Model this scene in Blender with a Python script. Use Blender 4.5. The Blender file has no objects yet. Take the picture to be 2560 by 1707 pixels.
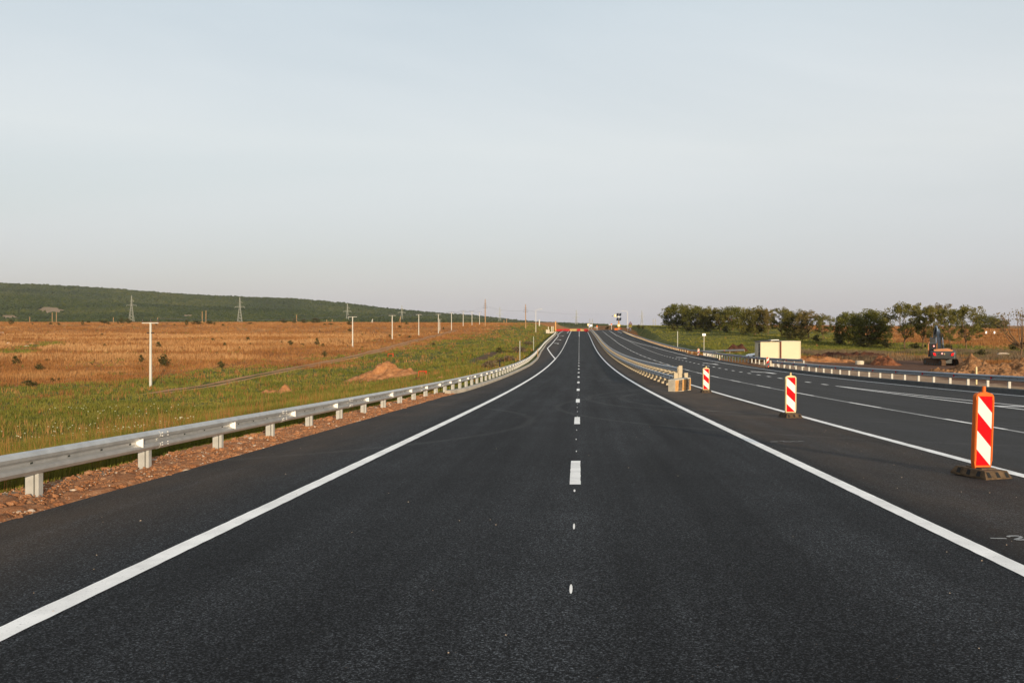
import bpy, math, random
import numpy as np
from mathutils import Vector, Matrix
random.seed(7)
rng = np.random.default_rng(11)
R = math.radians
scene = bpy.context.scene
col = scene.collection

# ------------------------------------------------------------------ helpers
def tag(o, label=None, cat=None, group=None, kind=None):
    if label: o['label'] = label
    if cat: o['category'] = cat
    if group: o['group'] = group
    if kind: o['kind'] = kind
    return o

def empty(name, loc=(0, 0, 0), rz=0.0):
    o = bpy.data.objects.new(name, None)
    o.empty_display_size = 0.2
    o.location = loc
    o.rotation_euler = (0, 0, rz)
    col.objects.link(o)
    return o

def kids(o):
    return [c for c in col.objects if c.parent is o]

def copy_tree(o, parent=None, loc=None, rz=None, scale=None, label=None):
    ch = [(c, [g for g in c.children]) for c in o.children]
    c = o.copy()
    col.objects.link(c)
    if parent is not None: c.parent = parent
    for p, gs in ch:
        q = p.copy(); col.objects.link(q); q.parent = c
        for g in gs:
            k = g.copy(); col.objects.link(k); k.parent = q
    if loc is not None: c.location = loc
    if rz is not None: c.rotation_euler = (0, 0, rz)
    if scale is not None: c.scale = scale if hasattr(scale, '__len__') else (scale,) * 3
    if label: c['label'] = label
    return c

def clip2(poly, nx, ny, d):
    """keep the part of a convex 2D polygon where nx*x+ny*y<=d"""
    out = []
    for i in range(len(poly)):
        a, b = poly[i], poly[(i + 1) % len(poly)]
        da, db = nx * a[0] + ny * a[1] - d, nx * b[0] + ny * b[1] - d
        if da <= 0: out.append(a)
        if (da < 0 < db) or (db < 0 < da):
            t = da / (da - db)
            out.append((a[0] + t * (b[0] - a[0]), a[1] + t * (b[1] - a[1])))
    return out

class MB:
    """collects shapes into one mesh"""
    def __init__(self): self.v = []; self.f = []; self.m = []; self.s = []
    def add(self, vs, fs, mi=0, smooth=False, T=None):
        n = len(self.v)
        if T is not None: vs = [tuple(T @ Vector(p)) for p in vs]
        self.v += [tuple(p) for p in vs]
        for f in fs:
            self.f.append(tuple(i + n for i in f)); self.m.append(mi); self.s.append(smooth)
        return self
    def poly(self, pts, mi=0, T=None): return self.add(pts, [tuple(range(len(pts)))], mi, T=T)
    def box(self, c, s, mi=0, T=None, top=None):
        x, y, z = c; a, b, h = s[0] / 2, s[1] / 2, s[2] / 2
        ta, tb = (a, b) if top is None else (a * top[0], b * top[1])
        vs = [(x - a, y - b, z - h), (x + a, y - b, z - h), (x + a, y + b, z - h), (x - a, y + b, z - h),
              (x - ta, y - tb, z + h), (x + ta, y - tb, z + h), (x + ta, y + tb, z + h), (x - ta, y + tb, z + h)]
        return self.add(vs, [(3, 2, 1, 0), (4, 5, 6, 7), (0, 1, 5, 4), (1, 2, 6, 5), (2, 3, 7, 6), (3, 0, 4, 7)], mi, T=T)
    def loft(self, rings, mi=0, smooth=False, caps=True, closed=True, T=None):
        n = len(rings[0]); vs = [p for r in rings for p in r]; fs = []
        for k in range(len(rings) - 1):
            for i in range(n if closed else n - 1):
                j = (i + 1) % n
                fs.append((k * n + i, k * n + j, (k + 1) * n + j, (k + 1) * n + i))
        self.add(vs, fs, mi, smooth, T)
        if caps:
            self.poly(list(reversed(rings[0])), mi, T); self.poly(rings[-1], mi, T)
        return self
    def cyl(self, p0, p1, r0, r1=None, n=8, mi=0, smooth=True, T=None):
        r1 = r0 if r1 is None else r1
        p0, p1 = Vector(p0), Vector(p1); d = (p1 - p0).normalized()
        u = d.orthogonal().normalized(); w = d.cross(u)
        ring = lambda p, r: [tuple(p + r * (math.cos(2 * math.pi * k / n) * u + math.sin(2 * math.pi * k / n) * w)) for k in range(n)]
        return self.loft([ring(p0, r0), ring(p1, r1)], mi, smooth, True, True, T)
    def tube(self, pts, rs, n=6, mi=0, smooth=True):
        rings = []
        for k, p in enumerate(pts):
            p = Vector(p)
            d = (Vector(pts[min(k + 1, len(pts) - 1)]) - Vector(pts[max(k - 1, 0)])).normalized()
            u = d.cross(Vector((0.13, 0.97, 0.2))).normalized(); w = d.cross(u)
            r = rs[k] if hasattr(rs, '__len__') else rs
            rings.append([tuple(p + r * (math.cos(2 * math.pi * i / n) * u + math.sin(2 * math.pi * i / n) * w)) for i in range(n)])
        return self.loft(rings, mi, smooth)
    def prism(self, outline, y0, y1, mi=0, T=None, smooth=False):
        """outline in (x,z), swept along y"""
        return self.loft([[(x, y0, z) for x, z in outline], [(x, y1, z) for x, z in outline]], mi, smooth, True, True, T)
    def disc(self, c, r, y=0, n=16, mi=0, T=None):
        return self.poly([(c[0] + r * math.cos(2 * math.pi * k / n), y, c[1] + r * math.sin(2 * math.pi * k / n)) for k in range(n)], mi, T)
    def build(self, name, mats, parent=None, loc=None, rz=None):
        me = bpy.data.meshes.new(name)
        me.from_pydata(self.v, [], self.f)
        for m in (mats if isinstance(mats, (list, tuple)) else [mats]): me.materials.append(m)
        me.polygons.foreach_set('material_index', self.m)
        me.polygons.foreach_set('use_smooth', self.s)
        me.update()
        o = bpy.data.objects.new(name, me); col.objects.link(o)
        if parent is not None: o.parent = parent
        if loc is not None: o.location = loc
        if rz is not None: o.rotation_euler = (0, 0, rz)
        return o

def bulk(name, V, F, mats, parent=None, smooth=False, attr=None, midx=None):
    """big mesh straight from arrays; F is Mx3 or Mx4"""
    V = np.asarray(V, np.float32); F = np.asarray(F, np.int32)
    me = bpy.data.meshes.new(name)
    k = F.shape[1]
    me.vertices.add(len(V)); me.vertices.foreach_set('co', V.ravel())
    me.loops.add(F.size); me.loops.foreach_set('vertex_index', F.ravel())
    me.polygons.add(len(F)); me.polygons.foreach_set('loop_start', np.arange(0, F.size, k, dtype=np.int32))
    me.polygons.foreach_set('use_smooth', np.full(len(F), smooth))
    for m in (mats if isinstance(mats, (list, tuple)) else [mats]): me.materials.append(m)
    if midx is not None: me.polygons.foreach_set('material_index', np.asarray(midx, np.int32))
    if attr is not None:
        a = me.color_attributes.new('zone', 'FLOAT_COLOR', 'POINT')
        a.data.foreach_set('color', np.asarray(attr, np.float32).ravel())
    me.update(calc_edges=True)
    o = bpy.data.objects.new(name, me); col.objects.link(o)
    if parent is not None: o.parent = parent
    return o

# ------------------------------------------------------------------ materials
def srgb(r, g, b):
    f = lambda c: (c / 255 / 12.92) if c / 255 <= 0.04045 else ((c / 255 + 0.055) / 1.055) ** 2.4
    return (f(r), f(g), f(b), 1)
def c4(c): return (c[0], c[1], c[2], 1)

class NT:
    def __init__(self, name):
        self.m = bpy.data.materials.new(name); self.m.use_nodes = True
        self.t = self.m.node_tree; self.n = self.t.nodes; self.l = self.t.links
        self.b = self.n['Principled BSDF']
        self.b.inputs['Specular IOR Level'].default_value = 0.3
        self.tc = self.n.new('ShaderNodeTexCoord')
    def link(self, a, b): self.l.new(a, b)
    def set(self, **k):
        for a, v in k.items(): self.b.inputs[a.replace('_', ' ')].default_value = v
    def map(self, scale=(1, 1, 1), src='Object'):
        mp = self.n.new('ShaderNodeMapping'); mp.inputs['Scale'].default_value = scale
        self.link(self.tc.outputs[src], mp.inputs['Vector']); return mp.outputs[0]
    def noise(self, scale, detail=3, rough=0.55, vec=None, dist=0):
        x = self.n.new('ShaderNodeTexNoise')
        x.inputs['Scale'].default_value = scale; x.inputs['Detail'].default_value = detail
        x.inputs['Roughness'].default_value = rough; x.inputs['Distortion'].default_value = dist
        self.link(vec if vec is not None else self.tc.outputs['Object'], x.inputs['Vector']); return x.outputs['Fac']
    def voro(self, scale, vec=None, out='Distance'):
        x = self.n.new('ShaderNodeTexVoronoi'); x.inputs['Scale'].default_value = scale
        self.link(vec if vec is not None else self.tc.outputs['Object'], x.inputs['Vector']); return x.outputs[out]
    def ramp(self, fac, stops):
        x = self.n.new('ShaderNodeValToRGB'); e = x.color_ramp.elements
        while len(e) < len(stops): e.new(0.5)
        for i, (p, c) in enumerate(stops):
            e[i].position = p; e[i].color = c if hasattr(c, '__len__') else (c, c, c, 1)
        self.link(fac, x.inputs[0]); return x.outputs[0]
    def mix(self, fac, a, b, mode='MIX'):
        x = self.n.new('ShaderNodeMix'); x.data_type = 'RGBA'; x.blend_type = mode
        for i, s in ((0, fac), (6, a), (7, b)):
            if hasattr(s, 'links'): self.link(s, x.inputs[i])
            else: x.inputs[i].default_value = s
        return x.outputs[2]
    def math(self, op, a, b=0.0, c=None):
        x = self.n.new('ShaderNodeMath'); x.operation = op
        for i, s in enumerate((a, b) if c is None else (a, b, c)):
            if hasattr(s, 'links'): self.link(s, x.inputs[i])
            else: x.inputs[i].default_value = s
        return x.outputs[0]
    def xyz(self, src='Object'):
        x = self.n.new('ShaderNodeSeparateXYZ'); self.link(self.tc.outputs[src], x.inputs[0]); return x.outputs
    def color(self, s): self.link(s, self.b.inputs['Base Color']) if hasattr(s, 'links') else self.set(Base_Color=s)
    def rough(self, s): self.link(s, self.b.inputs['Roughness']) if hasattr(s, 'links') else self.set(Roughness=s)
    def bump(self, h, strength=0.3, dist=0.02):
        x = self.n.new('ShaderNodeBump'); x.inputs['Strength'].default_value = strength; x.inputs['Distance'].default_value = dist
        self.link(h, x.inputs['Height']); self.link(x.outputs[0], self.b.inputs['Normal'])

def simple(name, c, rough=0.6, metal=0.0, var=0.25, scale=3.0, spec=0.3, bump=0.0, bscale=40, c2=None):
    t = NT(name); c = c4(c)
    d = c4(c2) if c2 is not None else tuple(v * (1 - var) for v in c[:3]) + (1,)
    t.color(t.ramp(t.noise(scale, 5, 0.62), [(0.34, d), (0.66, c)]))
    t.set(Roughness=rough, Metallic=metal, Specular_IOR_Level=spec)
    if bump: t.bump(t.noise(bscale, 3), bump, 0.01)
    return t.m

MAT = {}
def asphalt():
    t = NT('asphalt')
    X, Y, Z = t.xyz()
    grain = t.noise(120, 2, 0.6)
    coarse = t.noise(52, 4, 0.72)
    chips = t.voro(95, out='Color')
    cs = t.n.new('ShaderNodeSeparateColor'); t.link(chips, cs.inputs[0])
    g = t.math('ADD', t.math('ADD', t.math('MULTIPLY', grain, 0.35), t.math('MULTIPLY', cs.outputs[0], 0.3)), t.math('MULTIPLY', coarse, 0.35))
    base = t.ramp(g, [(0.36, (0.0012, 0.0012, 0.0014, 1)), (0.50, (0.0075, 0.0079, 0.0085, 1)), (0.59, (0.0215, 0.023, 0.025, 1)), (0.70, (0.095, 0.103, 0.113, 1))])
    # wheel tracks and paving seams run along the road
    streak = t.noise(1.0, 4, 0.6, t.map((1.3, 0.035, 1)))
    base = t.mix(1.0, base, t.ramp(streak, [(0.3, 0.52), (0.7, 1.55)]), 'MULTIPLY')
    fine = t.noise(1.0, 3, 0.6, t.map((5.0, 0.05, 1)))
    base = t.mix(1.0, base, t.ramp(fine, [(0.3, 0.85), (0.7, 1.16)]), 'MULTIPLY')
    # curved tyre scuffs left by turning site traffic
    for cx_, cy_, r_, w_ in ((17.5, 40.0, 15.6, 0.13), (17.6, 40.4, 17.2, 0.13), (16.0, 34.0, 16.8, 0.10), (-14.0, 26.0, 12.6, 0.12)):
        dx_ = t.math('SUBTRACT', X, cx_); dy_ = t.math('SUBTRACT', Y, cy_)
        dd = t.math('SQRT', t.math('ADD', t.math('MULTIPLY', dx_, dx_), t.math('MULTIPLY', dy_, dy_)))
        ring_ = t.n.new('ShaderNodeMapRange'); ring_.interpolation_type = 'SMOOTHSTEP'
        ring_.inputs['From Min'].default_value = w_ * 1.8; ring_.inputs['From Max'].default_value = w_ * 0.4
        t.link(t.math('ABSOLUTE', t.math('SUBTRACT', dd, r_)), ring_.inputs['Value'])
        base = t.mix(t.math('MULTIPLY', ring_.outputs[0], t.math('MULTIPLY', streak, 0.34)), base, (0.10, 0.10, 0.095, 1))
    patch = t.noise(0.35, 4, 0.6)
    base = t.mix(1.0, base, t.ramp(patch, [(0.3, 0.74), (0.7, 1.26)]), 'MULTIPLY')
    old = t.n.new('ShaderNodeMapRange'); old.interpolation_type = 'SMOOTHSTEP'
    old.inputs['From Min'].default_value = 6.6; old.inputs['From Max'].default_value = 7.2; t.link(X, old.inputs['Value'])
    base = t.mix(t.math('MULTIPLY', old.outputs[0], 0.30), base, (0.085, 0.078, 0.070, 1))
    # dust: the verges outside the edge lines are browner
    dustR = t.math('SMOOTHSTEP' if False else 'MULTIPLY', t.math('GREATER_THAN', X, 3.72), 1.0)
    mr = t.n.new('ShaderNodeMapRange'); mr.interpolation_type = 'SMOOTHSTEP'
    mr.inputs['From Min'].default_value = 3.7; mr.inputs['From Max'].default_value = 4.4
    t.link(X, mr.inputs['Value'])
    mr2 = t.n.new('ShaderNodeMapRange'); mr2.interpolation_type = 'SMOOTHSTEP'
    mr2.inputs['From Min'].default_value = 7.4; mr2.inputs['From Max'].default_value = 6.4
    t.link(X, mr2.inputs['Value'])
    med = t.math('MULTIPLY', mr.outputs[0], mr2.outputs[0])
    mr3 = t.n.new('ShaderNodeMapRange'); mr3.interpolation_type = 'SMOOTHSTEP'
    mr3.inputs['From Min'].default_value = -3.8; mr3.inputs['From Max'].default_value = -5.6
    t.link(X, mr3.inputs['Value'])
    mry = t.n.new('ShaderNodeMapRange'); mry.inputs['From Min'].default_value = 20; mry.inputs['From Max'].default_value = 75
    mry.inputs['To Min'].default_value = 0.22; mry.inputs['To Max'].default_value = 0.8
    t.link(Y, mry.inputs['Value'])
    dn = t.ramp(t.noise(1.1, 5, 0.65, t.map((1, 0.35, 1))), [(0.3, 0.35), (0.7, 1.0)])
    dsep = t.n.new('ShaderNodeSeparateColor'); t.link(dn, dsep.inputs[0])
    d = t.math('MULTIPLY', t.math('MAXIMUM', t.math('MULTIPLY', med, mry.outputs[0]), t.math('MULTIPLY', mr3.outputs[0], 0.26)), dsep.outputs[0])
    base = t.mix(d, base, (0.17, 0.112, 0.066, 1))
    # rare pale stone chips
    sp = t.n.new('ShaderNodeTexVoronoi'); sp.inputs['Scale'].default_value = 9
    t.link(t.tc.outputs['Object'], sp.inputs['Vector'])
    rare = t.math('LESS_THAN', sp.outputs['Distance'], 0.045)
    base = t.mix(t.math('MULTIPLY', rare, 0.35), base, (0.30, 0.22, 0.16, 1))
    t.color(base)
    t.set(Roughness=0.85, Specular_IOR_Level=0.14)
    t.bump(g, 0.6, 0.008)
    return t.m

def paint(name='road_paint', c=(0.80, 0.79, 0.76), wear=0.25):
    t = NT(name)
    w = t.noise(60, 4, 0.7)
    big = t.noise(2.0, 4, 0.6)
    a = t.mix(t.ramp(w, [(0.30, 1.0), (0.42, 0.0)]), c4(c), tuple(x * 0.55 for x in c) + (1,))
    t.color(t.mix(1.0, a, t.ramp(big, [(0.3, 1 - wear), (0.65, 1.0)]), 'MULTIPLY'))
    sc_ = t.noise(9, 6, 0.75)
    cur = t.b.inputs['Base Color'].links[0].from_socket
    t.color(t.mix(t.ramp(sc_, [(0.62, 0.0), (0.72, 0.6)]), cur, (0.14, 0.135, 0.13, 1)))
    t.set(Roughness=0.7, Specular_IOR_Level=0.3); t.bump(w, 0.25, 0.004)
    return t.m

def leafmat(name, a, b, c, scale=0.6):
    t = NT(name)
    oi = t.n.new('ShaderNodeObjectInfo')
    n = t.noise(scale, 3, 0.6, t.map((1, 1, 1)))
    n2 = t.noise(scale * 7, 2, 0.6)
    k = t.math('ADD', t.math('MULTIPLY', n, 0.65), t.math('MULTIPLY', n2, 0.35))
    t.color(t.ramp(k, [(0.33, c4(a)), (0.5, c4(b)), (0.68, c4(c))]))
    t.set(Roughness=0.65, Specular_IOR_Level=0.2)
    tr = t.n.new('ShaderNodeBsdfTranslucent'); tr.inputs[0].default_value = c4(b)
    mx = t.n.new('ShaderNodeMixShader'); mx.inputs[0].default_value = 0.22
    t.link(t.b.outputs[0], mx.inputs[1]); t.link(tr.outputs[0], mx.inputs[2])
    t.link(mx.outputs[0], t.n['Material Output'].inputs[0])
    return t.m

def ground_mat():
    """one sheet; the vertex colour says what grows or lies there: R green, G bare soil, B sandy, neither = dry grass"""
    t = NT('ground_soil_and_grass')
    at = t.n.new('ShaderNodeVertexColor'); at.layer_name = 'zone'
    s = t.n.new('ShaderNodeSeparateColor'); t.link(at.outputs[0], s.inputs[0])
    n1 = t.noise(0.09, 6, 0.62, t.map((1, 0.55, 1))); n2 = t.noise(1.6, 6, 0.7); n3 = t.noise(0.25, 5, 0.6)
    dry = t.ramp(n1, [(0.30, (0.19, 0.075, 0.020, 1)), (0.5, (0.30, 0.125, 0.035, 1)), (0.7, (0.38, 0.20, 0.07, 1))])
    green = t.ramp(n3, [(0.32, (0.045, 0.055, 0.012, 1)), (0.52, (0.085, 0.09, 0.018, 1)), (0.7, (0.14, 0.115, 0.03, 1))])
    soil = t.ramp(n2, [(0.3, (0.055, 0.026, 0.016, 1)), (0.6, (0.13, 0.066, 0.038, 1)), (0.75, (0.22, 0.13, 0.08, 1))])
    sand = t.ramp(n2, [(0.3, (0.24, 0.15, 0.09, 1)), (0.6, (0.36, 0.25, 0.16, 1)), (0.75, (0.46, 0.36, 0.26, 1))])
    wob = t.math('SUBTRACT', t.math('ADD', t.math('MULTIPLY', n3, 0.8), t.math('MULTIPLY', n2, 0.4)), 0.6)
    def edge(ch):
        mr = t.n.new('ShaderNodeMapRange'); mr.interpolation_type = 'SMOOTHSTEP'
        mr.inputs['From Min'].default_value = 0.36; mr.inputs['From Max'].default_value = 0.64
        t.link(t.math('ADD', ch, wob), mr.inputs['Value']); return mr.outputs[0]
    c = t.mix(edge(s.outputs[0]), dry, green)
    c = t.mix(edge(s.outputs[1]), c, soil)
    c = t.mix(edge(s.outputs[2]), c, sand)
    t.color(c); t.set(Roughness=0.95, Specular_IOR_Level=0.1)
    t.bump(n2, 0.7, 0.15)
    return t.m

def earth(name, a, b, c, scale=1.2, bump=0.8):
    t = NT(name)
    n = t.noise(scale, 7, 0.72); st = t.voro(scale * 5)
    base = t.ramp(n, [(0.3, c4(a)), (0.52, c4(b)), (0.72, c4(c))])
    t.color(t.mix(t.ramp(st, [(0.08, 0.55), (0.2, 0.0)]), base, tuple(min(1, v * 1.5) for v in c) + (1,)))
    t.set(Roughness=0.95, Specular_IOR_Level=0.1); t.bump(t.noise(scale * 6, 5, 0.7), bump, 0.06)
    return t.m

MAT['asphalt'] = asphalt()
MAT['paint'] = paint('road_paint', (0.94, 0.915, 0.87))
MAT['old_paint'] = paint('worn_paint', (0.42, 0.41, 0.39), 0.45)
MAT['chalk'] = paint('chalk_paint', (0.34, 0.34, 0.33), 0.6)
MAT['ground'] = ground_mat()
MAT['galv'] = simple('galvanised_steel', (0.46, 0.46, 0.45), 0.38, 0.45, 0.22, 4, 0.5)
MAT['galv_shaded'] = simple('shaded_galvanised_steel', (0.25, 0.275, 0.30), 0.42, 0.35, 0.22, 4, 0.5)  # same zinc as galv, with the shade of rails facing off the sun painted in
MAT['post'] = simple('galvanised_post', (0.40, 0.395, 0.37), 0.55, 0.15, 0.2, 5)
MAT['median_post'] = simple('zinc_post_warm_lit', (0.41, 0.34, 0.235), 0.6, 0.1, 0.2, 5)  # galvanised steel with the warm sunlight put into its colour
MAT['slot'] = simple('dark_slot', (0.03, 0.035, 0.03), 0.8)
MAT['white_refl'] = simple('white_reflector', (0.70, 0.69, 0.67), 0.35, 0, 0.05)
MAT['red_refl'] = simple('red_reflector', (0.75, 0.008, 0.015), 0.6, 0, 0.1, 3, 0.08)
MAT['red'] = simple('red_sheeting', (0.52, 0.004, 0.008), 0.65, 0, 0.06, 6, 0.06)
MAT['white'] = simple('white_sheeting', (0.54, 0.545, 0.53), 0.42, 0, 0.05, 6)
MAT['orange_pl'] = simple('orange_plastic', (0.56, 0.12, 0.02), 0.55, 0, 0.12, 6, 0.15)
MAT['cream_pl'] = simple('cream_plastic', (0.55, 0.43, 0.22), 0.5, 0, 0.1, 6)
MAT['wb_red'] = simple('faded_red_plastic', (0.36, 0.022, 0.02), 0.6, 0, 0.2, 2, 0.1)
MAT['wb_cream'] = simple('faded_yellow_plastic', (0.44, 0.30, 0.12), 0.6, 0, 0.2, 2, 0.1)
MAT['rubber'] = simple('dusty_rubber', (0.115, 0.075, 0.043), 0.85, 0, 0.6, 9, 0.2, 0.4, 60)
MAT['black'] = simple('black_void', (0.012, 0.012, 0.012), 0.8)
MAT['concrete'] = simple('pale_concrete', (0.53, 0.47, 0.37), 0.85, 0, 0.3, 2.2, 0.2, 0.35, 30)
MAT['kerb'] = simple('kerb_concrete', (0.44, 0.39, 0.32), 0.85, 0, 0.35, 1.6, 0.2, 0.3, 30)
MAT['kerb_shaded'] = simple('shaded_kerb_concrete', (0.10, 0.10, 0.098), 0.85, 0, 0.35, 1.6, 0.2, 0.3, 30)  # kerb concrete darkened in colour for the shade on its road face
MAT['stripe_o'] = simple('faded_paint_and_sunlit_orange', (0.55, 0.29, 0.10), 0.7, 0, 0.35, 7)
MAT['stripe_k'] = simple('scuffed_black_paint', (0.035, 0.03, 0.028), 0.75, 0, 0, 8, c2=(0.16, 0.13, 0.10))
MAT['pole'] = simple('pale_concrete_pole', (0.48, 0.47, 0.43), 0.8, 0, 0.15, 1.5)
MAT['wood'] = simple('weathered_wood', (0.36, 0.22, 0.11), 0.85, 0, 0.4, 6)
MAT['steel_grey'] = simple('grey_lattice_steel', (0.30, 0.31, 0.28), 0.6, 0.3, 0.2, 1)
MAT['insul'] = simple('dark_insulator', (0.03, 0.022, 0.02), 0.35)
MAT['wire'] = simple('wire_aluminium', (0.10, 0.10, 0.10), 0.6)
MAT['gravel'] = earth('red_gravel', (0.25, 0.095, 0.040), (0.42, 0.19, 0.088), (0.56, 0.33, 0.19), 6, 1.0)
MAT['mound'] = earth('sandy_spoil', (0.21, 0.085, 0.032), (0.32, 0.145, 0.060), (0.42, 0.23, 0.115), 1.4, 0.9)
MAT['brown'] = earth('brown_spoil', (0.07, 0.024, 0.012), (0.17, 0.062, 0.028), (0.30, 0.14, 0.07), 1.8, 1.0)
MAT['rubble'] = earth('clod_rubble', (0.06, 0.03, 0.015), (0.22, 0.11, 0.05), (0.42, 0.25, 0.13), 2.4, 1.0)
MAT['darkearth'] = earth('dark_humus', (0.035, 0.014, 0.008), (0.075, 0.03, 0.017), (0.13, 0.06, 0.035), 1.6, 1.0)
MAT['track'] = earth('track_soil', (0.24, 0.115, 0.048), (0.37, 0.20, 0.095), (0.45, 0.27, 0.15), 1.6, 0.6)
MAT['stone'] = earth('pale_stone', (0.30, 0.22, 0.16), (0.45, 0.36, 0.28), (0.58, 0.5, 0.42), 9, 0.5)
MAT['bark'] = simple('bark', (0.16, 0.095, 0.05), 0.9, 0, 0.5, 5)
MAT['leafA'] = leafmat('leaf_dark_green', (0.046, 0.050, 0.008), (0.102, 0.102, 0.015), (0.19, 0.155, 0.028))
MAT['leafB'] = leafmat('leaf_olive', (0.05, 0.052, 0.010), (0.115, 0.104, 0.02), (0.21, 0.165, 0.04))
MAT['leafC'] = leafmat('leaf_brown_green', (0.07, 0.056, 0.014), (0.14, 0.105, 0.028), (0.23, 0.155, 0.05))
MAT['shrub'] = leafmat('leaf_shrub', (0.03, 0.028, 0.008), (0.055, 0.05, 0.012), (0.10, 0.075, 0.02))
MAT['rustbush'] = leafmat('dry_stalks', (0.085, 0.058, 0.034), (0.15, 0.105, 0.062), (0.22, 0.15, 0.09))
MAT['dry'] = leafmat('dry_grass_blade', (0.16, 0.062, 0.018), (0.265, 0.115, 0.033), (0.42, 0.235, 0.095), 0.05)
MAT['grn'] = leafmat('green_grass_blade', (0.060, 0.075, 0.010), (0.135, 0.135, 0.018), (0.245, 0.190, 0.042), 0.16)
MAT['reed'] = leafmat('pale_reed_blade', (0.29, 0.14, 0.05), (0.39, 0.21, 0.085), (0.47, 0.285, 0.13), 0.08)
MAT['forest'] = leafmat('far_forest_crowns', (0.014, 0.023, 0.005), (0.032, 0.045, 0.009), (0.068, 0.072, 0.017), 0.006)
MAT['cabin'] = simple('cream_cabin_panel', (0.53, 0.46, 0.315), 0.6, 0, 0.05, 0.8)
MAT['rust'] = simple('red_brown_frame', (0.13, 0.032, 0.016), 0.7, 0, 0.3, 3)
MAT['roofdark'] = simple('dark_roof_sheet', (0.05, 0.035, 0.03), 0.7)
MAT['glass'] = simple('dark_glass', (0.02, 0.023, 0.026), 0.12, 0, 0.1, 1, 0.6)
MAT['carwhite'] = simple('white_car_paint', (0.78, 0.79, 0.80), 0.25, 0, 0.03, 1, 0.5)
MAT['tyre'] = simple('tyre_rubber', (0.02, 0.02, 0.02), 0.85)
MAT['rim'] = simple('alloy_rim', (0.30, 0.30, 0.31), 0.35, 0.7)
MAT['exgrey'] = simple('dark_grey_machine_paint', (0.04, 0.043, 0.044), 0.45, 0, 0.3, 2, 0.4)
MAT['exor'] = simple('orange_machine_paint', (0.44, 0.18, 0.07), 0.45, 0, 0.2, 2, 0.4)
MAT['exsteel'] = simple('blue_grey_machine_steel', (0.055, 0.07, 0.085), 0.4, 0.3, 0.3, 2, 0.4)
MAT['chrome'] = simple('bright_ram', (0.7, 0.72, 0.75), 0.2, 0.9)
MAT['lamp_red'] = simple('red_tail_lens', (0.80, 0.015, 0.02), 0.25, 0, 0.05)
MAT['tracksteel'] = simple('muddy_track_steel', (0.10, 0.055, 0.03), 0.8, 0, 0.5, 6)
MAT['signwhite'] = simple('white_sign_face', (0.80, 0.80, 0.80), 0.4, 0, 0.03)
MAT['signyellow'] = simple('yellow_sign_face', (0.80, 0.56, 0.05), 0.4, 0, 0.05)
MAT['signblue'] = simple('blue_sign_face', (0.03, 0.12, 0.45), 0.4, 0, 0.05)
MAT['solar'] = simple('solar_cells', (0.008, 0.010, 0.016), 0.15, 0, 0.2, 5, 0.5)
MAT['lamp_grey'] = simple('pale_lamp_steel', (0.66, 0.62, 0.52), 0.5, 0.1, 0.1)
SKY_STRENGTH, SUN, EXPOSURE = 0.10, 5.0, 0.27
# ------------------------------------------------------------------ the lie of the land (metres; the camera's eye is z = 0, the road runs along +Y)
F, CX, HZ = 2276.0, 1448.0, 814.0            # focal length, vanishing point and eye level in the 2560 px photograph
RZ = [(-60, 0.431), (14.4, -2.307), (26.4, -2.75), (38.4, -3.17), (50.4, -3.555), (62.4, -3.89), (74.4, -4.20), (86.4, -4.46), (98.4, -4.685),
      (110.4, -4.875), (122.4, -5.03), (134.4, -5.15), (146.4, -5.245), (158.4, -5.315), (170.4, -5.345), (182.4, -5.345),
      (194.4, -5.31), (206.4, -5.245), (218.4, -5.15), (230.4, -5.03), (242.4, -4.90), (254.4, -4.74), (266.4, -4.55),
      (278.4, -4.36), (290.4, -4.18), (302.4, -4.01), (314.4, -3.84), (350, -3.38), (380, -3.03), (410, -2.74), (435, -2.55), (470, -2.48),
      (520, -2.7), (600, -3.3), (800, -3.6), (1500, -1.9), (3000, -0.8), (9000, -0.9)]
ZF = [(-60, -4.2), (0, -5.9), (50, -6.9), (116, -7.75), (160, -7.1), (219, -5.46), (266, -4.25), (310, -3.65), (353, -2.85), (389, -1.7), (428, -0.1),
      (463, 0.3), (600, 1.4), (800, 2.9), (1000, 3.8), (1200, 5.0), (2500, 6.0), (9000, 6.0)]
ZR = [(-60, -1.0), (0, -2.4), (50, -3.85), (80, -4.38), (110, -4.8), (158, -4.5), (200, -4.1), (237, -3.7), (291, -2.9), (339, -1.35), (406, -0.35),
      (500, -0.1), (700, -0.2), (1200, -0.3), (3000, -0.6), (9000, -0.8)]
EL = [(-60, -6.3), (42, -6.3), (48, -6.0), (60, -5.9), (115, -5.95), (140, -6.35), (188, -7.7), (242, -8.6), (330, -8.55), (440, -9.5), (900, -9.5)]
ER = [(-60, 22.6), (20, 22.4), (45, 21.9), (77, 21.0), (100, 21.0), (130, 21.2), (158, 21.1), (185, 20.3), (242, 19.4), (309, 18.2), (418, 18.2), (900, 18.2)]
XC = [(-60, 28.5), (217, 28.5), (245, 27), (300, 27), (330, 26.5), (370, 24.6), (420, 24.0), (700, 24)]
ZC = [(-60, -1.0), (0, -2.4), (50, -3.85), (110, -4.75), (158, -5.05), (190, -5.2), (217, -5.1), (245, -4.9), (283, -4.7), (300, -4.5), (330, -2.6), (345, -1.6), (370, -0.5), (420, -0.1), (600, -0.1), (9000, -0.8)]
def tab(T, y): return np.interp(y, [a for a, b in T], [b for a, b in T])
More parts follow.
